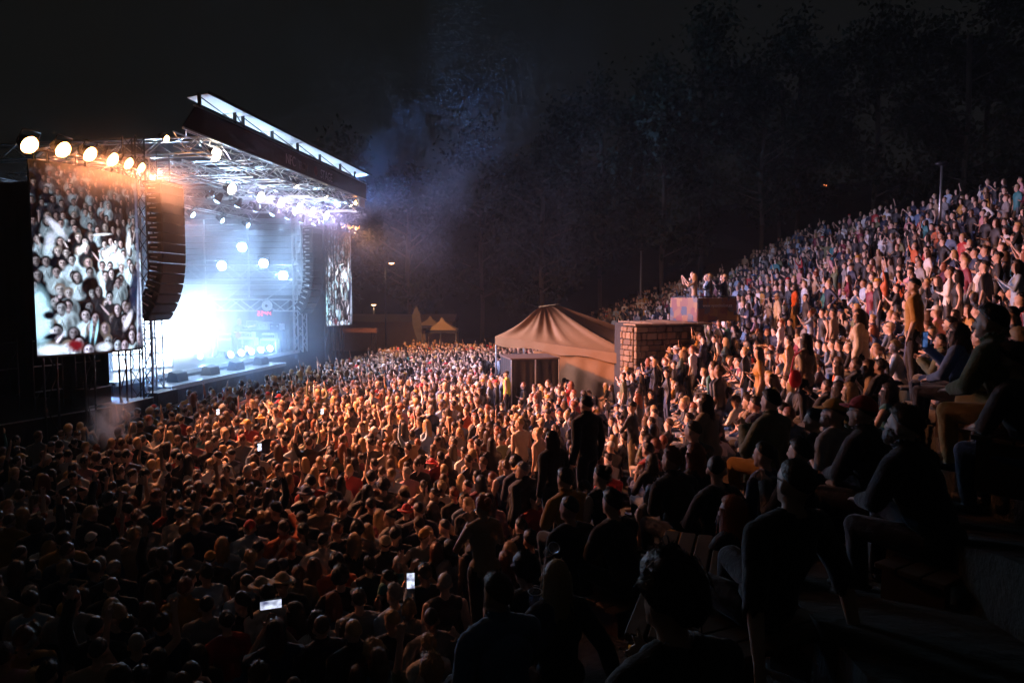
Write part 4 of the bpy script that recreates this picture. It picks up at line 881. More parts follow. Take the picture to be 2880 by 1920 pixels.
    def stones(face):
        z = .2
        while z < zt - .1:
            h = min(rng.uniform(.14, .26), zt - .07 - z)
            if h < .08: break
            x = 0.0; Lm = wl if face == 0 else .9
            while x < Lm - .05:
                w = min(rng.uniform(.18, .5), Lm - x); pr = rng.uniform(.0, .035)
                if face == 0: MB().box(x + .012, x + w - .012, -pr, .12, z + .012, z + h - .012, bev=.022).build('stone', rng.choice(sm), sw)
                else: MB().box(-pr - .004, .12, x + .136 if x == 0 else x + .012, x + w - .012, z + .012, z + h - .012, bev=.022).build('stone', rng.choice(sm), sw)
                x += w
            z += h
    stones(0); stones(1)
    for i in range(5):
        for j in range(4 if i > 1 else 1): MB().box(-.06 + i*.65, -.06 + i*.65 + .63, -.08 + j*.76, -.08 + j*.76 + .74, zt - .055, zt + rng.uniform(0, .02), bev=.015).build('cap_slab', sm[2], sw)
    # printed banner round the railing on top
    B0 = P(1962, 906, 23.9); B0.z = zt + .03; bn = thing('banner_box', 'colourful triangle-patterned banner wrapped round a railing on the stone wall', 'banner', tuple(B0), math.atan2(ux.y, ux.x))
    pm, nt, b = nodes('banner_print'); tc = nt.nodes.new('ShaderNodeTexCoord'); vo = nt.nodes.new('ShaderNodeTexVoronoi'); vo.inputs['Scale'].default_value = 3.6; vo.distance = 'CHEBYCHEV'; vo.inputs['Randomness'].default_value = .75
    cr = nt.nodes.new('ShaderNodeValToRGB'); cr.color_ramp.interpolation = 'CONSTANT'; cols = ((.20, .085, .02), (.14, .035, .02), (.035, .04, .075), (.24, .12, .025), (.15, .05, .02), (.09, .08, .08), (.18, .08, .02))
    el = cr.color_ramp.elements
    for i, c in enumerate(cols):
        k = el[i] if i < 2 else el.new(i/7); k.position = i/7; k.color = (*c, 1)
    sx = nt.nodes.new('ShaderNodeSeparateColor'); nt.links.new(tc.outputs['Object'], vo.inputs['Vector']); nt.links.new(vo.outputs['Color'], sx.inputs[0]); nt.links.new(sx.outputs[0], cr.inputs[0]); nt.links.new(cr.outputs[0], b.inputs['Base Color']); b.inputs['Roughness'].default_value = .5
    MB().box(0, 1.75, -.012, .012, 0, .84).build('front_sheet', pm, bn)
    MB().box(-.024, 0, .014, 1.5, 0, .84).build('side_sheet', pm, bn)
    for x in (0, .87, 1.75): strut('post', (x, .05, 0), (x, .05, .9), .022, bn, True)
    strut('top_rail', (0, .05, .88), (1.75, .05, .88), .022, bn, True); strut('top_rail', (.03, .05, .88), (.03, 1.5, .88), .022, bn, True)
    cu = bpy.data.curves.new('lettering', 'FONT'); cu.body = 'www.vysocinafest.cz'; cu.size = .16; cu.extrude = .002
    tmp = bpy.data.objects.new('t', cu); C.objects.link(tmp); d = bpy.context.evaluated_depsgraph_get(); me = bpy.data.meshes.new_from_object(tmp.evaluated_get(d)); bpy.data.objects.remove(tmp); me.materials.clear(); me.materials.append(M_WHITE)
    o = link('lettering', me, bn); o.matrix_local = Matrix.Translation((.2, -.017, .52)) @ Matrix.Rotation(R(90), 4, 'X')
    # steel railing on the terraces
    g = P(2180, 850, 25); rz = ground(g.x, g.y); rl = thing('hand_railing', 'black steel railing on the terraces beside the orange-shirted spectator', 'railing', (g.x, g.y, rz), R(20))
    for x in (0, .7, 1.4): strut('post', (x, 0, -.3), (x, 0, 1.35), .025, rl, True)
    for z in (.5, .95, 1.35): strut('rail', (0, 0, z), (1.4, 0, z), .02, rl, True)
    # street furniture beyond the crowd
    def street_lamp(px, py, Y, label, side, lit=True, arm=.55):
        p = P(px, py, Y); gz = min(ground(p.x, p.y), p.z - 1.5); t = thing('street_lamp', label, 'street lamp', (p.x - side*arm, p.y, gz), 0); h = p.z - gz
        MB().cyl((0, 0, 0), (0, 0, h + .1), .07, .045, 10).build('pole', M_DARKMETAL if lit else M_METAL, t, True)
        if arm: MB().tube([(0, 0, h + .05), (side*arm*.5, 0, h + .16), (side*arm, 0, h + .1)], .03).build('arm', M_DARKMETAL, t)
        MB().ell((side*arm, 0, h + .08), (.28, .2, .1), 14, 6).build('head', M_DARKMETAL, t, True)
        if lit:
            MB().ell((side*arm, 0, h), (.22, .17, .09), 14, 8).build('globe', emit('street_lamp_globe', (1, .55, .25), 7), t, True)
            L = bpy.data.lights.new('lamp_light', 'POINT'); L.energy = 60; L.color = (1, .6, .3); L.shadow_soft_size = .2; o = bpy.data.objects.new('lamp_light', L); C.objects.link(o); o.parent = t; o.location = (side*arm, 0, h - .2)
    street_lamp(1101, 740, 56, 'lit orange street lamp on a tall pole beyond the far screen', 1)
    street_lamp(1051, 857, 62, 'lit low street lamp beside the far screen', 1, True, 0)
    street_lamp(1803, 706, 52, 'unlit lamp post behind the far terrace crowd', 1, False, 0)
    street_lamp(2649, 466, 29.5, 'tall unlit lamp post on the upper terraces', 1, False, 0)
    p = P(2321, 521, 70); t = thing('signal_lamp', 'tiny orange-red lamp glowing high among the trees', 'lamp', tuple(p - Vector((0, 0, 6)))); MB().cyl((0, 0, 0), (0, 0, 5.9), .06).build('pole', M_DARKMETAL, t); MB().ell((0, 0, 6), (.14, .14, .14)).build('globe', emit('signal_globe', (1, .25, .08), 5), t, True)
    # small tents and gate beyond the crowd
    cream = mat('cream_canvas', (.55, .45, .33), .8, 0, 3, .1, .3, .03)
    def pagoda(px0, px1, pyp, pye, Y, label):
        a = P(px0, pye, Y); b = P(px1, pye, Y); pk = P((px0+px1)/2 - 6, pyp, Y+1); w = (b.x-a.x)/2; t = thing('pagoda_tent', label, 'tent', ((a.x+b.x)/2, Y + w, 0), 0)
        vs = []; n = 24; rows = 7
        for j in range(rows + 1):
            f = j/rows; z = pk.z + (a.z-pk.z)*(f**.62); s = .04 + .96*f
            for i in range(n):
                q = 2*math.pi*i/n; m_ = max(abs(math.cos(q)), abs(math.sin(q))); vs.append((w*s*math.cos(q)/m_, w*s*math.sin(q)/m_, z))
        MB().add(vs, [(j*n+i, (j+1)*n+i, (j+1)*n+(i+1) % n, j*n+(i+1) % n) for j in range(rows) for i in range(n)]).build('roof', cream, t)
        MB().box(-w, w, -w-.02, -w+.0, a.z-.22, a.z).build('valance', M_DARKMETAL, t); MB().box(-w, w, w-.3, w-.28, 0, a.z).build('side_wall', cream, t); MB().box(-w, -w+.02, -w, w, 0, a.z-.2).build('side_wall', cream, t); MB().box(w-.02, w, -w, w, 0, a.z-.2).build('side_wall', cream, t)
        for x in (-w+.05, w-.05, 0): strut('pole', (x, -w+.05, 0), (x, -w+.05, a.z-.1), .03, t)
    pagoda(1196, 1283, 893, 928, 47, 'cream pagoda tent with pointed roof beyond the crowd')
    pagoda(1172, 1240, 889, 915, 54, 'dim pagoda tent peeking behind the feather flag')
    a = P(1100, 902, 58); t = thing('long_tent', 'long cream flat-roofed tent behind the pagoda tent', 'tent', (a.x, 58, 0)); dimc = mat('dim_canvas', (.20, .15, .11), .8, 0, 3, .1, .3, .03); MB().box(-5, 5.2, 0, 4, 0, 2.5).build('wall', dimc, t); MB().add([(-5.2, -.2, 2.5), (5.4, -.2, 2.5), (5.4, 2, 3.1), (-5.2, 2, 3.1), (-5.2, 4.2, 2.5), (5.4, 4.2, 2.5)], [(0,1,2,3), (3,2,5,4)]).build('roof', dimc, t)
    a = P(960, 935, 44); b = P(1068, 915, 46); t = thing('gate_truss', 'entrance gate of dark trusses with reddish cross beam', 'gate', (a.x, 44, 0))
    for x in (0, (b.x-a.x)):
        for d in (-.15, .15): strut('post', (x+d, 0, 0), (x+d, 0, a.z), .03, t, True)
        for k in range(4): strut('brace', (x-.15, 0, k*.6), (x+.15, 0, k*.6+.5), .015, t, True)
    MB().box(-.2, b.x-a.x+.2, -.15, .15, a.z, a.z+.28).build('cross_beam', mat('beam_cloth', (.30, .16, .12), .7), t)
    a = P(1192, 975, 45); t = thing('feather_flag', 'grey teardrop feather flag beside the pagoda tent', 'flag', (a.x, 45, 0)); m = MB(); zt_ = P(1180, 862, 45).z; vs = []
    for k in range(15):
        f = k/14; z = 1.0 + (zt_-1.0)*f; w = .05 + .62*math.sin(math.pi*min(1, f*.62 + .38*f*f))**.8 * f**.5 if f < .98 else .08; vs += [(-.15 - w*.75 - .3*f, .02*math.sin(k), z), (-.15 + w*.35 - .3*f, .02*math.sin(k+2), z)]
    m.add(vs, [(2*i, 2*i+1, 2*i+3, 2*i+2) for i in range(14)]).build('cloth', mat('flag_cloth', (.07, .072, .078), .8), t); MB().tube([(0, .03, 0), (-.02, .03, 1.5), (-.2, .03, zt_*.8), (-.5, .03, zt_)], .018).build('pole', M_DARKMETAL, t)
    # trees on the rise behind
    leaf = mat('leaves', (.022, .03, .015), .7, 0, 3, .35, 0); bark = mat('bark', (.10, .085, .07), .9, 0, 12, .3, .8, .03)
    def tree_meshes(seed, H, wide):
        rg = np.random.RandomState(seed); tr = MB()
        tr.tube([(0, 0, -1), (.1, 0, H*.2), (-.1, .15, H*.45), (.1, 0, H*.8)], .2)
        tips = []
        for k in range(16):
            z = H*(.22 + .7*k/16); a = rg.rand()*6.28; L = wide*(.35 + .65*math.sin(math.pi*min(1, .15 + .85*k/16)))*(.8 + .4*rg.rand()); p = Vector((math.cos(a)*L, math.sin(a)*L, z + L*.45)); tr.cyl((0, 0, z), p, .09, .02, 6); tips.append(p); tips.append(Vector((0, 0, z)).lerp(p, .6))
        tips.append(Vector((0, 0, H)))
        n = 4200; c = np.array([tuple(tips[i]) for i in rg.randint(0, len(tips), n)]); off = rg.randn(n, 3)*np.array((wide*.17, wide*.17, H*.045)); ctr = c + off; s = .16 + .16*rg.rand(n, 1); d1 = rg.randn(n, 3); d1 /= np.linalg.norm(d1, axis=1)[:, None]; d2 = np.cross(d1, rg.randn(n, 3)); d2 /= np.linalg.norm(d2, axis=1)[:, None]
        v = np.stack([ctr - d1*s, ctr + d2*s*.5, ctr + d1*s, ctr - d2*s*.5], 1).reshape(-1, 3)
        me = bpy.data.meshes.new('crown'); me.from_pydata(v.tolist(), [], np.arange(n*4).reshape(-1, 4).tolist()); me.materials.append(leaf); me.update()
        return tr.mesh('trunk', bark, True), me
    kinds = [tree_meshes(3, 17, 4.2), tree_meshes(9, 21, 4.8), tree_meshes(21, 14, 5.0)]
    spots = [(-16, 66, 0), (-9, 60, 2), (-3, 68, 1), (2.5, 58, 0), (8, 62, 1), (12.5, 57, 0), (17, 62, 1), (21, 58, 2), (26, 63, 1), (31, 59, 0), (36, 55, 1), (41, 60, 2), (45, 52, 0), (5, 72, 1), (14, 74, 1), (28, 72, 1), (48, 62, 1)]
    words = ['furthest towards the stage', 'behind the far video screen', 'behind the lit street lamp', 'behind the pagoda tent', 'above the far end of the small tents', 'behind the thin lamp post', 'faintly lit, tallest over the tan tent', 'behind the far terrace crowd', 'under the tiny orange lamp', 'left of the tall terrace lamp post', 'right behind the tall lamp post', 'beyond the upper terraces', 'at the upper right edge', 'in the second rank over the pagoda tent', 'in the second rank over the stone wall', 'in the second rank under the orange lamp', 'in the second rank at the upper edge']
    rg = random.Random(8)
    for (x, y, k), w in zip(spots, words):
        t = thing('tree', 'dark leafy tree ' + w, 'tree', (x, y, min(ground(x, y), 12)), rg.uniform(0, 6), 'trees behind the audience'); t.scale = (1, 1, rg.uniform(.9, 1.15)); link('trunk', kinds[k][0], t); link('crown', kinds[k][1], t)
    # the wooded hill that closes the view
    vs = []; xs = np.linspace(-135, 115, 40)
    for j, (y, zz) in enumerate(((76, 0), (84, 7), (98, 16), (116, 22), (150, 25))):
        for x in xs: vs.append((x, y, zz*(.75 + .25*math.sin(x*.06 + j)) + max(0, x*.06)))
    MB().add(vs, [(j*40+i, j*40+i+1, (j+1)*40+i+1, (j+1)*40+i) for j in range(4) for i in range(39)]).build('hill', mat('hill_scrub', (.03, .035, .02), .95, 0, .4, .5, .8, .3)).__setitem__('kind', 'structure')
# ------------------------------------------------------------------ the audience
SKINS = [((.56, .37, .28), 5), ((.62, .43, .34), 4), ((.45, .28, .20), 3), ((.30, .18, .12), 1)]
TOPS = [('black', (.014, .014, .016), 34), ('charcoal', (.04, .04, .045), 14), ('navy', (.016, .024, .06), 11), ('white', (.72, .72, .72), 11), ('grey', (.25, .25, .26), 8), ('red', (.38, .03, .03), 3), ('mustard', (.42, .22, .04), 2), ('olive', (.12, .13, .06), 5),
        ('pale-blue', (.34, .46, .62), 6), ('burgundy', (.17, .02, .04), 4), ('tan', (.34, .25, .17), 4), ('orange', (.55, .13, .04), 1.5), ('pink', (.6, .3, .32), 3), ('teal', (.04, .2, .22), 2), ('denim', (.09, .15, .27), 5)]
BOTS = [(.02, .02, .025), (.05, .07, .14), (.09, .14, .25), (.25, .2, .13), (.12, .12, .12)]
HAIRC = [('black', (.012, .010, .010), 6), ('dark-brown', (.032, .02, .013), 9), ('brown', (.09, .05, .028), 8), ('blond', (.42, .28, .13), 6), ('auburn', (.2, .06, .025), 3), ('grey', (.3, .29, .28), 1)]
CAPC = [('black', (.02, .02, .02)), ('red', (.5, .03, .03)), ('white', (.7, .7, .7)), ('navy', (.02, .03, .08)), ('mustard', (.5, .27, .04)), ('beige', (.5, .4, .28))]
HAIRM = [('short', 9), ('buzz', 4), ('curly', 1.5), ('cap', 1.8), ('hat', .15), ('long', .8)]; HAIRF = [('long', 8), ('wavy', 5), ('tail', 3), ('bun', 2.5), ('short', 1), ('hat', .2), ('cap', .5)]
rnd = random.Random(77)
def wpick(lst): return rnd.choices(lst, [q[-1] for q in lst])[0]
def look():
    b = 'f' if rnd.random() < .45 else 'm'
    return dict(build=b, skin=wpick(SKINS)[0], top=wpick(TOPS), kind=rnd.choices(['tshirt', 'hoodie', 'vest'], [6, 4, 1 if b == 'm' else 3])[0], bot=rnd.choice(BOTS), botk='trousers' if rnd.random() < .7 else 'shorts',
                hair=wpick(HAIRM if b == 'm' else HAIRF)[0], hc=wpick(HAIRC), cc=rnd.choice(CAPC), scale=(rnd.gauss(1.0, .035) if b == 'm' else rnd.gauss(.945, .03)), seed=rnd.randrange(3))
HAIRWORD = {'short': 'short {c} hair', 'buzz': 'cropped {c} hair', 'long': 'long straight {c} hair', 'wavy': 'wavy {c} hair', 'tail': '{c} ponytail', 'bun': '{c} hair bun', 'curly': 'curly {c} hair', 'cap': '{k} cap', 'hat': '{k} brimmed hat'}
KINDW = {'tshirt': 'T-shirt', 'hoodie': 'hooded top', 'vest': 'vest top'}
POSEW = {'stand': 'standing', 'stand_turned': 'standing turned aside', 'folded': 'arms folded', 'one_up': 'one arm raised', 'left_up': 'one fist up', 'both_up': 'both arms raised', 'filming': 'hands held up', 'clapping': 'clapping', 'hands_on_hips': 'hand on hip', 'pointing': 'pointing forward', 'drinking': 'forearm held out', 'sit_knees': 'seated leaning forward', 'sit_folded': 'seated upright', 'sit_back': 'seated leaning back', 'sit_clap': 'seated clapping', 'sit_chin': 'seated, hand at chin', 'sit_filming': 'seated, hand held up', 'sit_turned': 'seated looking aside', 'crouch': 'bending'}
def zone(x, y, px):
    if x > x0_of(y) - .1:
        if y < 7: return 'dark steps close by'
        if y < 12: return 'lower steps' if px < 2150 else 'lower steps towards the edge'
        return 'steps before the stone wall' if px < 2150 else 'upper steps'
    d = 'dark' if y < 7.5 else ('dim' if y < 11 else 'amber-lit')
    return '%s crowd %s' % (d, 'below the curved screen' if px < 700 else ('mid floor' if px < 1150 else 'near the steps'))
used_labels = set()
def label_for(l, pose, x, y, px):
    h = HAIRWORD[l['hair']].format(c=l['hc'][0], k=l['cc'][0])
    return '%s, %s %s, %s, %s' % (h, l['top'][0], KINDW[l['kind']], POSEW[pose], zone(x, y, px))
STAGE_C = Vector((-12.0, 27.5))
def facing(x, y): return math.atan2(STAGE_C.y - y, STAGE_C.x - x) + rnd.gauss(0, .22)
# ---- places
class Spot: pass
def head_h(pose, sc):
    return (1.655 if not POSES[pose][2] else .80) * sc
blocked = []       # (x0, x1, y0, y1) nobody stands here
def free(x, y):
    for b in blocked:
        if b[0] < x < b[1] and b[2] < y < b[3]: return False
    return True
def hero_pos(px, py, Yg, pose, sc, build='m', f=2.4):
    """where a person of that pose must stand or sit so that the head is seen at (px, py)"""
    o = hi_figure(pose, build)[3].translation; a = f - math.pi/2; best = None
    off = Vector((o.x*math.cos(a) - o.y*math.sin(a), o.x*math.sin(a) + o.y*math.cos(a), o.z)) * sc
    for i in range(121):
        Y = Yg * (.72 + .56 * i / 120); p = P(px, py, Y) - off; e = abs(p.z - ground(p.x, p.y)) + .14 * abs(Y - Yg) + (.3 if p.z < ground(p.x, p.y) - .08 else 0)
        if best is None or e < best[0]: best = (e, p, Y)
    p = best[1]; g = ground(p.x, p.y)
    return p.x, p.y, g, p.z - g
TOPD = {t[0]: t for t in TOPS}; HCD = {h[0]: h for h in HAIRC}; CCD = {c[0]: c for c in CAPC}
HCD['copper red'] = ('copper red', (.42, .10, .025), 1); TOPD['pale cream'] = ('pale cream', (.6, .52, .42), 1); TOPD['hi-vis yellow'] = ('hi-vis yellow', (.6, .62, .05), 1); TOPD['bright orange'] = ('bright orange', (.75, .14, .03), 1)
HEROES = [  # px, py, guess of depth, pose, build, hair, hair colour, cap, top, kind, bottom, extra, label, face
    (2062, 1420, 4.6, 'sit_folded', 'f', 'long', 'copper red', 0, 'black', 'hoodie', 0, (), 'seated woman with long copper-red hair seen from behind', 0),
    (2238, 1350, 3.2, 'sit_back', 'm', 'buzz', 'dark-brown', 0, 'black', 'tshirt', 0, ('glasses',), 'man with cropped hair and glasses in black T-shirt, beside the copper-haired woman', 0),
    (2545, 1190, 4.5, 'sit_knees', 'm', 'short', 'brown', 0, 'black', 'hoodie', 0, ('beard',), 'bearded man in black hooded top sitting in profile, large at the lower edge of light', 0),
    (2846, 1040, 3.9, 'sit_knees', 'm', 'short', 'dark-brown', 0, 'charcoal', 'tshirt', 1, (), 'large man in charcoal T-shirt at the right edge', 0),
    (2428, 1130, 5.0, 'sit_knees', 'm', 'cap', 'dark-brown', 'red', 'charcoal', 'hoodie', 0, ('glasses',), 'man in a bright red cap bending forward on the steps', 0),
    (2348, 1135, 5.6, 'sit_folded', 'm', 'cap', 'brown', 'mustard', 'grey', 'tshirt', 0, ('beard',), 'bearded man in a mustard cap looking up in profile', 0),
    (2168, 1125, 6.8, 'sit_clap', 'm', 'short', 'black', 0, 'olive', 'hoodie', 'mustard', (), 'seated person in mustard trousers clapping on the lower steps', 0),
    (2266, 955, 9.8, 'stand', 'f', 'long', 'black', 0, 'tan', 'tshirt', 0, (), 'dark-haired woman in tan shirt standing with a red bag', 0),
    (2572, 800, 11.2, 'stand', 'm', 'buzz', 'black', 0, 'mustard', 'tshirt', 0, (), 'man in mustard shirt standing tall with his back turned', 0),
    (2418, 885, 12.0, 'stand_turned', 'f', 'long', 'dark-brown', 0, 'pale cream', 'hoodie', 0, (), 'woman in loose pale cream top standing on the steps', 0),
    (1648, 1135, 9.4, 'stand', 'm', 'short', 'black', 0, 'black', 'hoodie', 0, (), 'tall black silhouette of a man standing before the lit crowd', 0),
    (1552, 1232, 9.2, 'stand_turned', 'f', 'long', 'black', 0, 'black', 'hoodie', 0, (), 'black silhouette of a long-haired woman standing at the foot of the steps', 0),
    (2695, 935, 6.4, 'sit_filming', 'f', 'wavy', 'brown', 0, 'denim', 'hoodie', 0, (), 'woman in denim jacket holding up a small phone on the steps', 0),
    (1400, 1665, 3.9, 'sit_folded', 'm', 'short', 'brown', 0, 'denim', 'hoodie', 0, (), 'short-haired person in denim jacket, large at the bottom centre', 0),
    (1566, 1620, 4.5, 'sit_turned', 'f', 'long', 'blond', 0, 'charcoal', 'hoodie', 0, (), 'long blond hair with pale streak, beside the clear cup', 0),
    (1478, 1600, 5.0, 'sit_chin', 'f', 'curly', 'dark-brown', 0, 'black', 'tshirt', 0, (), 'curly-haired person behind the clear cup', 0),
    (1318, 1545, 5.0, 'sit_folded', 'f', 'wavy', 'brown', 0, 'burgundy', 'tshirt', 0, (), 'wavy brown hair just before the denim jacket', 0),
    (1195, 1610, 6.2, 'filming', 'm', 'short', 'dark-brown', 0, 'black', 'tshirt', 0, (), 'person holding a bright upright phone over the crowd', 0),
    (775, 1770, 5.0, 'filming', 'f', 'long', 'dark-brown', 0, 'navy', 'tshirt', 0, (), 'person holding a sideways glowing phone near the bottom', 0),
    (1358, 1420, 7.0, 'clapping', 'f', 'bun', 'copper red', 0, 'tan', 'vest', 0, (), 'copper-haired person in tan vest top clapping in the dim crowd', 0),
    (1462, 1190, 12.5, 'stand_turned', 'm', 'buzz', 'blond', 0, 'pale cream', 'vest', 0, (), 'pale-backed cropped blond man in cream vest on the lit floor', 0),
    (1424, 1050, 23.6, 'stand', 'm', 'cap', 'black', 'black', 'hi-vis yellow', 'vest', 0, (), 'steward in a yellow safety vest beside the black booth', 0),
    (2237, 748, 24.0, 'stand', 'm', 'long', 'dark-brown', 0, 'bright orange', 'tshirt', 'mustard', (), 'long-haired spectator in bright orange shirt standing at the steel railing', 0),
    (2188, 752, 24.0, 'stand_turned', 'm', 'cap', 'black', 'white', 'white', 'hoodie', 0, (), 'spectator in white hooded top and white cap at the steel railing', 0),
    (1885, 1740, 3.0, 'sit_chin', 'm', 'curly', 'black', 0, 'black', 'tshirt', 0, (), 'dark curly head close to the camera at the bottom', 0),
    (1590, 1345, 7.0, 'sit_knees', 'm', 'short', 'brown', 0, 'mustard', 'hoodie', 0, (), 'person with arm stretched sideways sitting left of the dark bun', 0), (1692, 1335, 7.0, 'sit_folded', 'f', 'bun', 'black', 0, 'black', 'vest', 0, (), 'bare-shouldered woman with black hair bun in profile on the steps', 0),
    (1602, 1425, 6.2, 'sit_folded', 'm', 'buzz', 'black', 0, 'black', 'tshirt', 0, (), 'round cropped black head in dark shirt at the foot of the steps', 0), (1722, 1410, 5.9, 'sit_knees', 'm', 'short', 'black', 0, 'charcoal', 'tshirt', 0, (), 'dark short-haired man below the black hair bun', 0),
    (1890, 1290, 6.3, 'sit_chin', 'm', 'short', 'auburn', 0, 'black', 'hoodie', 0, (), 'auburn short-haired man in black top looking down, lit from the side', 0), (1950, 1208, 7.4, 'sit_folded', 'm', 'buzz', 'dark-brown', 0, 'charcoal', 'tshirt', 0, (), 'cropped man in charcoal T-shirt in bright side profile', 0),
    (1955, 1275, 6.9, 'sit_folded', 'f', 'wavy', 'auburn', 0, 'black', 'vest', 0, (), 'wavy auburn-haired woman in profile under the cropped man', 0), (2015, 1315, 5.8, 'sit_turned', 'm', 'buzz', 'black', 0, 'black', 'tshirt', 'mustard', (), 'man with hand on mustard-coloured knee, thin lit face edge', 0),
    (2150, 1275, 6.0, 'sit_folded', 'f', 'tail', 'black', 0, 'navy', 'tshirt', 0, (), 'woman with black ponytail in profile behind the cropped man with glasses', 0), (2252, 1260, 5.4, 'sit_clap', 'm', 'short', 'black', 0, 'black', 'hoodie', 0, (), 'short-haired man leaning between the ponytail and the bearded profile', 0),
    (2290, 1190, 6.6, 'sit_chin', 'f', 'bun', 'black', 0, 'black', 'tshirt', 0, (), 'black-haired woman with bun under the mustard cap', 0), (2790, 900, 5.0, 'sit_knees', 'm', 'short', 'black', 0, 'olive', 'hoodie', 'mustard', (), 'man in olive top with mustard trousers near the right edge', 0),
    (1985, 1130, 8.6, 'sit_folded', 'f', 'long', 'brown', 0, 'tan', 'hoodie', 0, (), 'long brown-haired person in tan top seen from behind on the lower steps', 0), (1835, 1165, 9.0, 'sit_back', 'f', 'long', 'dark-brown', 0, 'grey', 'vest', 0, (), 'long dark-haired woman in grey vest leaning back on her arms', 0)]
def smooth_hand(frame): return frame
def add_glasses(p, frame):
    m = MB()
    for s in (-1, 1):
        m.tube([(s*.034 + .026*math.cos(q), .101, -.008 + .02*math.sin(q)) for q in [2*math.pi*i/10 for i in range(11)]], .0025, 5); m.tube([(s*.06, .1, -.002), (s*.08, .0, 0)], .0025, 5)
    m.tube([(-.01, .104, -.002), (.01, .104, -.002)], .0025, 5); g = m.build('glasses', M_BLACK, p); g.matrix_local = frame
hero_xy = []; benches = []
def hero_bench(x, y, g, h, f, lab):
    w = mat('bench_wood', (.10, .065, .04), .8, 0, 5, .3, .5) if not benches else benches[0]
    if not benches: benches.append(w)
    who = lab.split(' in ')[0].split(',')[0].split(' with ')[-1] if False else lab.split(',')[0]
    t = thing('wooden_bench', ' '.join(('short wooden bench under the ' + who).split()[:15]), 'bench', (x, y, g), f - math.pi/2, 'short benches on the steps')
    for k in range(3): MB().box(-.34, .34, -.19 + k*.13, -.07 + k*.13, h - .035, h - .002, bev=.005).build('plank', w, t)
    for q in (-.26, .26): MB().box(q - .03, q + .03, -.17, .17, -.1, h - .036).build('leg', w, t)
def build_heroes():
    for (px, py, Yg, pose, b, hair, hc, cap, top, kind, bot, extra, lab, fa) in HEROES:
        sc = 1.0 if b == 'm' else .95
        p0 = P(px, py, Yg); f = math.atan2(STAGE_C.y - p0.y, STAGE_C.x - p0.x) + rnd.gauss(0, .06)
        x, y, g, dz = hero_pos(px, py, Yg, pose, sc, b, f)
        if not POSES[pose][2] and abs(dz) < .1: sc *= 1 + dz / 1.655
        if .1 < dz < .7: hero_bench(x, y, g, dz, f, lab); g += dz
        bt = TOPD['mustard'][1] if bot == 'mustard' else BOTS[bot]
        p, frame = place_person(pose, b, x, y, g, f, sc, rnd.choice(SKINS[:3])[0], TOPD[top][1], kind, bt, 'trousers', hair, HCD[hc][1], CCD[cap][1] if cap else (0, 0, 0), lab, None, seed=len(hero_xy), extra=extra)
        if 'glasses' in extra: add_glasses(p, frame)
        hero_xy.append((x, y, px, py)); used_labels.add(lab)
        print('hero', lab[:40], round(x, 2), round(y, 2), round(g, 2), 'dz', round(dz, 2))

def low_variant(pose, build):
    me, reg, names, frame, ctr, eyes, mouth = figure(pose, build, .03, 330, False, 2)
    v = np.empty(len(me.vertices)*3); me.vertices.foreach_get('co', v); v = v.reshape(-1, 3)
    fs = [tuple(p.vertices) for p in me.polygons]; tri = []; rg = []
    for f, r in zip(fs, reg):
        for k in range(1, len(f)-1): tri.append((f[0], f[k], f[k+1])); rg.append(r)
    bpy.data.meshes.remove(me); return v, np.array(tri), np.array(rg), np.array(frame), names
_low = {}; _lowh = {}
def low(pose, build):
    if (pose, build) not in _low: _low[(pose, build)] = low_variant(pose, build)
    return _low[(pose, build)]
def lowhair(style):
    if style not in _lowh:
        m = hair_shape(style, False); tri = []
        for f in m.f:
            for k in range(1, len(f)-1): tri.append((f[0], f[k], f[k+1]))
        _lowh[style] = (np.array(m.v), np.array(tri))
    return _lowh[style]
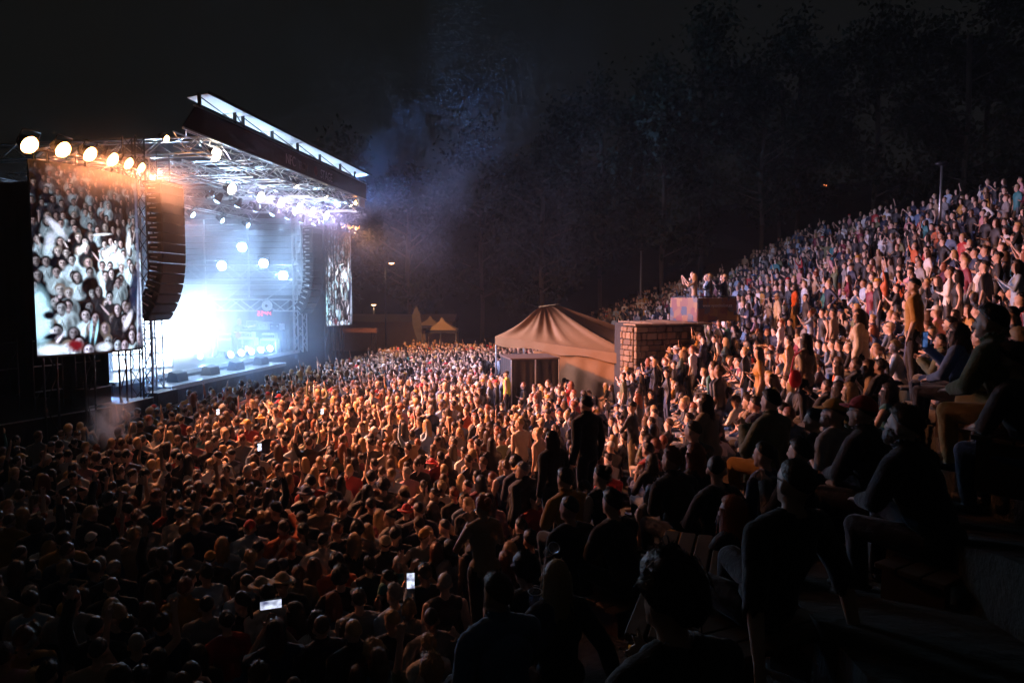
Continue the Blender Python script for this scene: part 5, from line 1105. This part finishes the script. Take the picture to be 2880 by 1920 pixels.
def spots():
    """everybody who is not one of the singled-out people"""
    out = []
    bl = [(-1.2, 7.5, 27.0, 33.5), (.0, 1.9, 23.9, 27.5), (3.8, 6.9, 22.2, 27.0), (1.0, 7.5, 25.5, 33.5)]
    blocked.extend(bl)
    pa, pb = Vector((-12.6, 16.2)), Vector((-10.9, 20.5)); pe = (pb - pa).normalized(); pn = Vector((pe.y, -pe.x))
    def ok(x, y, z, hmax=1.7):
        q = proj(x, y, z + hmax)
        if q is None or q[0] < -70 or q[0] > 2960 or q[1] > 2080: return None
        return q
    # the floor
    y = 4.0
    while y < 45:
        st = .44
        x = -16.0
        while x < x0_of(y) - .25:
            xx = x + rnd.gauss(0, .13); yy = y + rnd.gauss(0, .13); x += st*(1.0 if xx > -8 or yy > 19 else 1.15)
            rel = Vector((xx, yy)) - Vector((S0.x, S0.y)); v = rel.x*SB.x + rel.y*SB.y
            if v > -1.05 and yy > 15: continue
            if 15.5 < yy < 21.5 and (Vector((xx, yy)) - pa).dot(pn) < .5: continue
            if yy < 15.5 and xx < -12.2: continue
            if not free(xx, yy): continue
            z = ground(xx, yy); q = ok(xx, yy, z)
            if not q: continue
            if yy > 38 and rnd.random() < (yy - 38)/10: continue
            near_stage = v > -9
            r = rnd.random(); pose = rnd.choices(STANDING, [11, 5, 5, (1.6 if near_stage else .5), (1.0 if near_stage else .4), (.8 if near_stage else .15), .9, 1.6, 1.6, .3, 1.6])[0]
            out.append((xx, yy, z, pose, q))
        y += st*.98
    # the terraces
    for k in range(0, NTER):
        y = 3.4 if k > 5 else 6.2
        while y < 57:
            yy = y + rnd.gauss(0, .07); y += .5 if yy < 30 else .58
            for kind in ('seat', 'stand'):
                if kind == 'seat' and rnd.random() < (.1 if k < 11 else .5): continue
                if kind == 'stand' and rnd.random() < (.9 if k < 9 and yy < 26 else .45): continue
                s = k*TREAD + (.2 if kind == 'seat' else .6) + rnd.gauss(0, .05); xx = x0_of(yy) + s; z = ground(xx, yy)
                if kind == 'stand' and yy < 12: continue
                if yy < 9 and rnd.random() < .35: continue
                if not free(xx, yy): continue
                q = ok(xx, yy, z, 1.2 if kind == 'seat' else 1.7)
                if not q or yy < 3.2: continue
                if yy > 48 and (k > 12 or rnd.random() < .3): continue
                pose = rnd.choices(SEATED, [4, 4, 1.5, 2, 2, 1, 1])[0] if kind == 'seat' else rnd.choices(STANDING, [9, 4, 5, .8, .5, .4, 1.5, 2.5, 2, .6, 1.5])[0]
                out.append((xx, yy, z, pose, q))
    return out
def build_audience():
    sp = spots(); keep = []
    for (x, y, z, pose, q) in sp:
        bad = False
        sc = look(); hz = z + head_h(pose, 1); hq = proj(x, y, hz)
        if hq is None: continue
        size = 1920*.3/hq[2]
        for (hx, hy, px, py) in hero_xy:
            d2 = (x-hx)**2 + (y-hy)**2
            if d2 < .42**2: bad = True; break
            if hq[2] < hy - .2 and abs(hq[0]-px) < size + 45 and hq[1] - size*.9 < py + 60 and py < 1500: bad = True; break   # would hide a singled-out person
        if not bad: keep.append((x, y, z, pose, sc, hq))
    # people behind the banner on the wall
    zt = P(1788, 912, 22.6).z
    ux = Vector((.91, .42)).normalized(); uy = Vector((-ux.y, ux.x)); B0 = P(1962, 906, 23.9)
    for i in range(9):
        b = Vector((B0.x, B0.y)) + ux*(.1 + .24*i + rnd.gauss(0, .04)) + uy*(.35 + .35*(i % 3)); keep.append((b.x, b.y, zt + .02, rnd.choice(['folded', 'stand', 'clapping', 'stand_turned', 'filming']), look(), proj(b.x, b.y, zt + 1.6)))
    for i in range(46):      # standing group before the stone wall
        x = 3.3 + 3.9*rnd.random(); y = 20.4 + 1.75*rnd.random() + (x - 3.3)*.38; z = ground(x, y); keep.append((x, y, z, rnd.choices(STANDING, [9, 4, 5, .8, .5, .4, 1.5, 2.5, 2, .6, 1.5])[0], look(), proj(x, y, z + 1.65)))
    inframe = [k for k in keep if -10 < k[5][0] < 2890 and 0 < k[5][1] < 1925]
    inframe.sort(key=lambda k: k[5][2])
    near = inframe[:300 - len(HEROES)]; nid = set(id(k) for k in near)
    for k in near:
        x, y, z, pose, l, hq = k
        for _ in range(60):
            lab = label_for(l, pose, x, y, hq[0])
            if lab not in used_labels: break
            l = look()
        used_labels.add(lab)
        seat = POSES[pose][2]
        place_person(pose, l['build'], x, y, z, facing(x, y), l['scale'], l['skin'], l['top'][1], l['kind'], l['bot'], l['botk'], l['hair'], l['hc'][1], l['cc'][1], lab, 'people in the audience', seed=l['seed'])
    # everyone further off reads as one mass
    V = []; F = []; K = []; base = 0; n = 0
    for k in keep:
        if id(k) in nid: continue
        x, y, z, pose, l, hq = k
        v, t, rg, fr, names = low(pose, l['build']); hv, ht = lowhair(l['hair'])
        hv4 = np.c_[hv, np.ones(len(hv))] @ fr.T; a = facing(x, y) - math.pi/2; ca, sa = math.cos(a), math.sin(a); Rm = np.array(((ca, -sa, 0), (sa, ca, 0), (0, 0, 1)))*l['scale']
        vv = np.r_[v, hv4[:, :3]] @ Rm.T + np.array((x, y, z)); V.append(vv); F.append(np.r_[t, ht + len(v)] + base); base += len(vv); n += 1
        sk = l['skin']; cols = {'pelvis': l['top'][1], 'torso': l['top'][1], 'neck': sk, 'head': sk, 'uarm': sk if l['kind'] == 'vest' else l['top'][1], 'farm': l['top'][1] if l['kind'] == 'hoodie' else sk, 'hand': sk, 'thigh': l['bot'], 'shin': l['bot'] if l['botk'] == 'trousers' else sk, 'foot': (.04, .04, .04)}
        lut = np.array([cols[q] for q in names]); hcol = l['cc'][1] if l['hair'] in ('cap', 'hat') else l['hc'][1]; K.append(np.r_[lut[rg], np.tile(hcol, (len(ht), 1))])
    V = np.concatenate(V); F = np.concatenate(F); K = np.concatenate(K)
    me = bpy.data.meshes.new('crowd'); me.vertices.add(len(V)); me.vertices.foreach_set('co', V.ravel().astype(np.float32)); me.loops.add(len(F)*3); me.loops.foreach_set('vertex_index', F.ravel().astype(np.int32)); me.polygons.add(len(F))
    me.polygons.foreach_set('loop_start', np.arange(0, len(F)*3, 3, dtype=np.int32)); me.polygons.foreach_set('use_smooth', np.ones(len(F), dtype=bool)); me.update(calc_edges=True)
    at = me.attributes.new('tint', 'FLOAT_COLOR', 'FACE'); c4 = np.ones((len(F), 4), dtype=np.float32); c4[:, :3] = K; at.data.foreach_set('color', c4.ravel())
    m, nt, b = nodes('crowd_surface'); a_ = nt.nodes.new('ShaderNodeAttribute'); a_.attribute_name = 'tint'; nn = noise_in(nt, 14); mr = nt.nodes.new('ShaderNodeMapRange'); mr.inputs[3].default_value = .75; mr.inputs[4].default_value = 1.25; vm = nt.nodes.new('ShaderNodeVectorMath'); vm.operation = 'SCALE'
    nt.links.new(nn.outputs[0], mr.inputs[0]); nt.links.new(a_.outputs['Color'], vm.inputs[0]); nt.links.new(mr.outputs[0], vm.inputs['Scale']); nt.links.new(vm.outputs[0], b.inputs['Base Color']); b.inputs['Roughness'].default_value = .6; bump_in(nt, b, nn.outputs[0], .4, .02)
    me.materials.append(m); o = link('crowd', me); tag(o, 'dense audience on the floor and terraces further from the camera', 'crowd', None, 'stuff')
    print('AUDIENCE near', len(near), 'far', n, 'tris', len(F))
def build_players():
    gm = mat('guitar_body', (.35, .05, .03), .25, 0, 5, .2, 0); gn = mat('guitar_neck', (.25, .15, .08), .5)
    for i, (u, v, pose, hair, lab, fa) in enumerate(((8.6, 3.6, 'crouch', 'wavy', 'long-haired guitarist bending over on stage, further back', -60), (9.5, 3.0, 'crouch', 'wavy', 'long-haired guitarist bending forward beside the amplifiers', -100), (6.2, 4.4, 'hands_on_hips', 'long', 'singer lost in white smoke at mid stage', -90))):
        p = ST(u, v, 2.0); place_person(pose, 'm', p.x, p.y, p.z, SROT + R(fa), 1.0, (.56, .37, .28), (.018, .018, .02) if i else (.5, .5, .5), 'tshirt', (.02, .02, .025), 'trousers', hair, (.42, .28, .13), (0, 0, 0), lab, 'band on stage', seed=i)
        if i < 2:
            f = SROT + R(fa); d = Vector((math.cos(f), math.sin(f), 0)); r = Vector((d.y, -d.x, 0)); c = p + d*.3 + Vector((0, 0, 1.0)); t = thing('electric_guitar', 'guitar held by the ' + ('rear' if i == 0 else 'front') + ' bending guitarist', 'guitar', tuple(c), f - math.pi/2)
            MB().ell((.12, 0, -.04), (.2, .03, .15), 14, 8).build('body', gm, t, True); MB().box(-.62, -.05, -.015, .015, .02, .07).build('neck', gn, t); MB().box(-.76, -.62, -.014, .014, .02, .09).build('headstock', M_BLACK, t)
def build_small():
    def phone(px, py, Y, label, flat, glow, col=(.75, .82, 1), scale=1.0, face=0):
        p = P(px, py, Y); w, h = (.15, .075) if flat else (.075, .15); t = thing('phone', label, 'phone', tuple(p), math.atan2(-p.x, p.y)*1.0 + face, 'lit phones')
        MB().box(-w/2, w/2, 0, .009, -h/2, h/2, bev=.003).build('body', M_BLACK, t)
        m, nt, b = nodes('phone_screen'); n = noise_in(nt, 16, 1); cr = nt.nodes.new('ShaderNodeValToRGB'); cr.color_ramp.elements[0].color = (col[0]*.12, col[1]*.12, col[2]*.2, 1); cr.color_ramp.elements[1].color = (*col, 1); cr.color_ramp.elements[0].position = .35; cr.color_ramp.elements[1].position = .6
        nt.links.new(n.outputs[0], cr.inputs[0]); nt.links.new(cr.outputs[0], b.inputs['Emission Color']); b.inputs['Emission Strength'].default_value = glow; b.inputs['Base Color'].default_value = (.01, .01, .01, 1)
        MB().box(-w/2+.005, w/2-.005, -.0025, -.0005, -h/2+.008, h/2-.008).build('screen', m, t)
    phone(1155, 1632, 5.7, 'bright upright phone filming the stage, bottom centre', False, 1.3)
    phone(762, 1699, 4.6, 'sideways glowing phone near the bottom of the crowd', True, 1.2)
    phone(1790, 1860, 2.6, 'dark phone with dim orange picture at the bottom edge', False, .12, (1, .45, .1))
    phone(613, 1158, 17.2, 'small white phone screen held up near the front rows', False, 3.0, (.9, .95, 1)); phone(906, 1157, 17.2, 'small white phone screen amid the brightest floor crowd', False, 3.0, (.9, .95, 1)); phone(730, 1257, 12.6, 'small blue-white phone held up mid floor', False, 2.5); phone(2602, 955, 6.1, 'blue-lit phone held by the woman in denim', False, .3, (.2, .4, 1), face=1.0)
    phone(2187, 1005, 18, 'small bluish phone on the lower steps', True, 1.6)
    cupm, nt, b = nodes('clear_cup'); b.inputs['Base Color'].default_value = (.6, .6, .65, 1); b.inputs['Roughness'].default_value = .15; b.inputs['Alpha'].default_value = .35
    for i, (px, py, Y, lab) in enumerate(((1505, 1690, 4.3, 'clear plastic cup held beside the blond hair'), (1548, 1548, 4.9, 'clear plastic cup tipped up to a mouth'))):
        p = P(px, py, Y); t = thing('plastic_cup', lab, 'cup', tuple(p), 0, 'plastic cups'); t.rotation_euler = (R(8 + i*40), R(i*30), 0); MB().cyl((0, 0, -.06), (0, 0, .07), .034, .045, 18, caps=False).build('wall', cupm, t, True); MB().cyl((0, 0, -.06), (0, 0, -.055), .034, n=18).build('bottom', cupm, t); MB().tube([(.045*math.cos(q), .045*math.sin(q), .07) for q in [2*math.pi*k/18 for k in range(19)]], .003, 5).build('rim', M_WHITE, t)
    x, y, g, dz = hero_pos(2266, 955, 9.8, 'stand', .95, 'f'); p = P(2236, 1065, y - .12)
    t = thing('red_bag', 'red bag hanging at the tan-shirted woman\'s hip', 'bag', tuple(p)); m = mat('red_fabric', (.6, .03, .05), .6, 0, 6, .2, .5, .03); MB().ell((0, 0, 0), (.1, .06, .15), 14, 10).build('pouch', m, t, True); MB().tube([(-.07, 0, .1), (-.02, .02, .35), (.12, .06, .45)], .012).build('strap', m, t)
    # plank bench by the steps
    p = P(1930, 1640, 4.0); g = ground(p.x, p.y); t = thing('plank_bench', 'weathered wooden plank bench on the dark steps', 'bench', (p.x, p.y, g), R(70)); wd = mat('bench_wood', (.16, .10, .06), .8, 0, 5, .3, .5)
    for k in range(4): MB().box(-.8, .8, -.22 + k*.115, -.22 + k*.115 + .1, .40, .44, bev=.006).build('plank', wd, t)
    for x in (-.6, .6): MB().box(x-.05, x+.05, -.2, .2, 0, .4).build('leg', M_DARKMETAL, t)

build_ground()
import time as _t
_t0 = _t.time()
def _tick(s): print('TICK', s, round(_t.time() - _t0, 1))
for _p in POSES:                 # grow every figure while the scene is still small
    for _b in 'mf': hi_figure(_p, _b); low(_p, _b)
_tick('figures')
build_stage(); _tick('stage')
build_rig(); _tick('rig')
build_site(); _tick('site')
build_heroes(); build_audience(); _tick('audience')
build_players(); build_small()
build_air(); _tick('air')
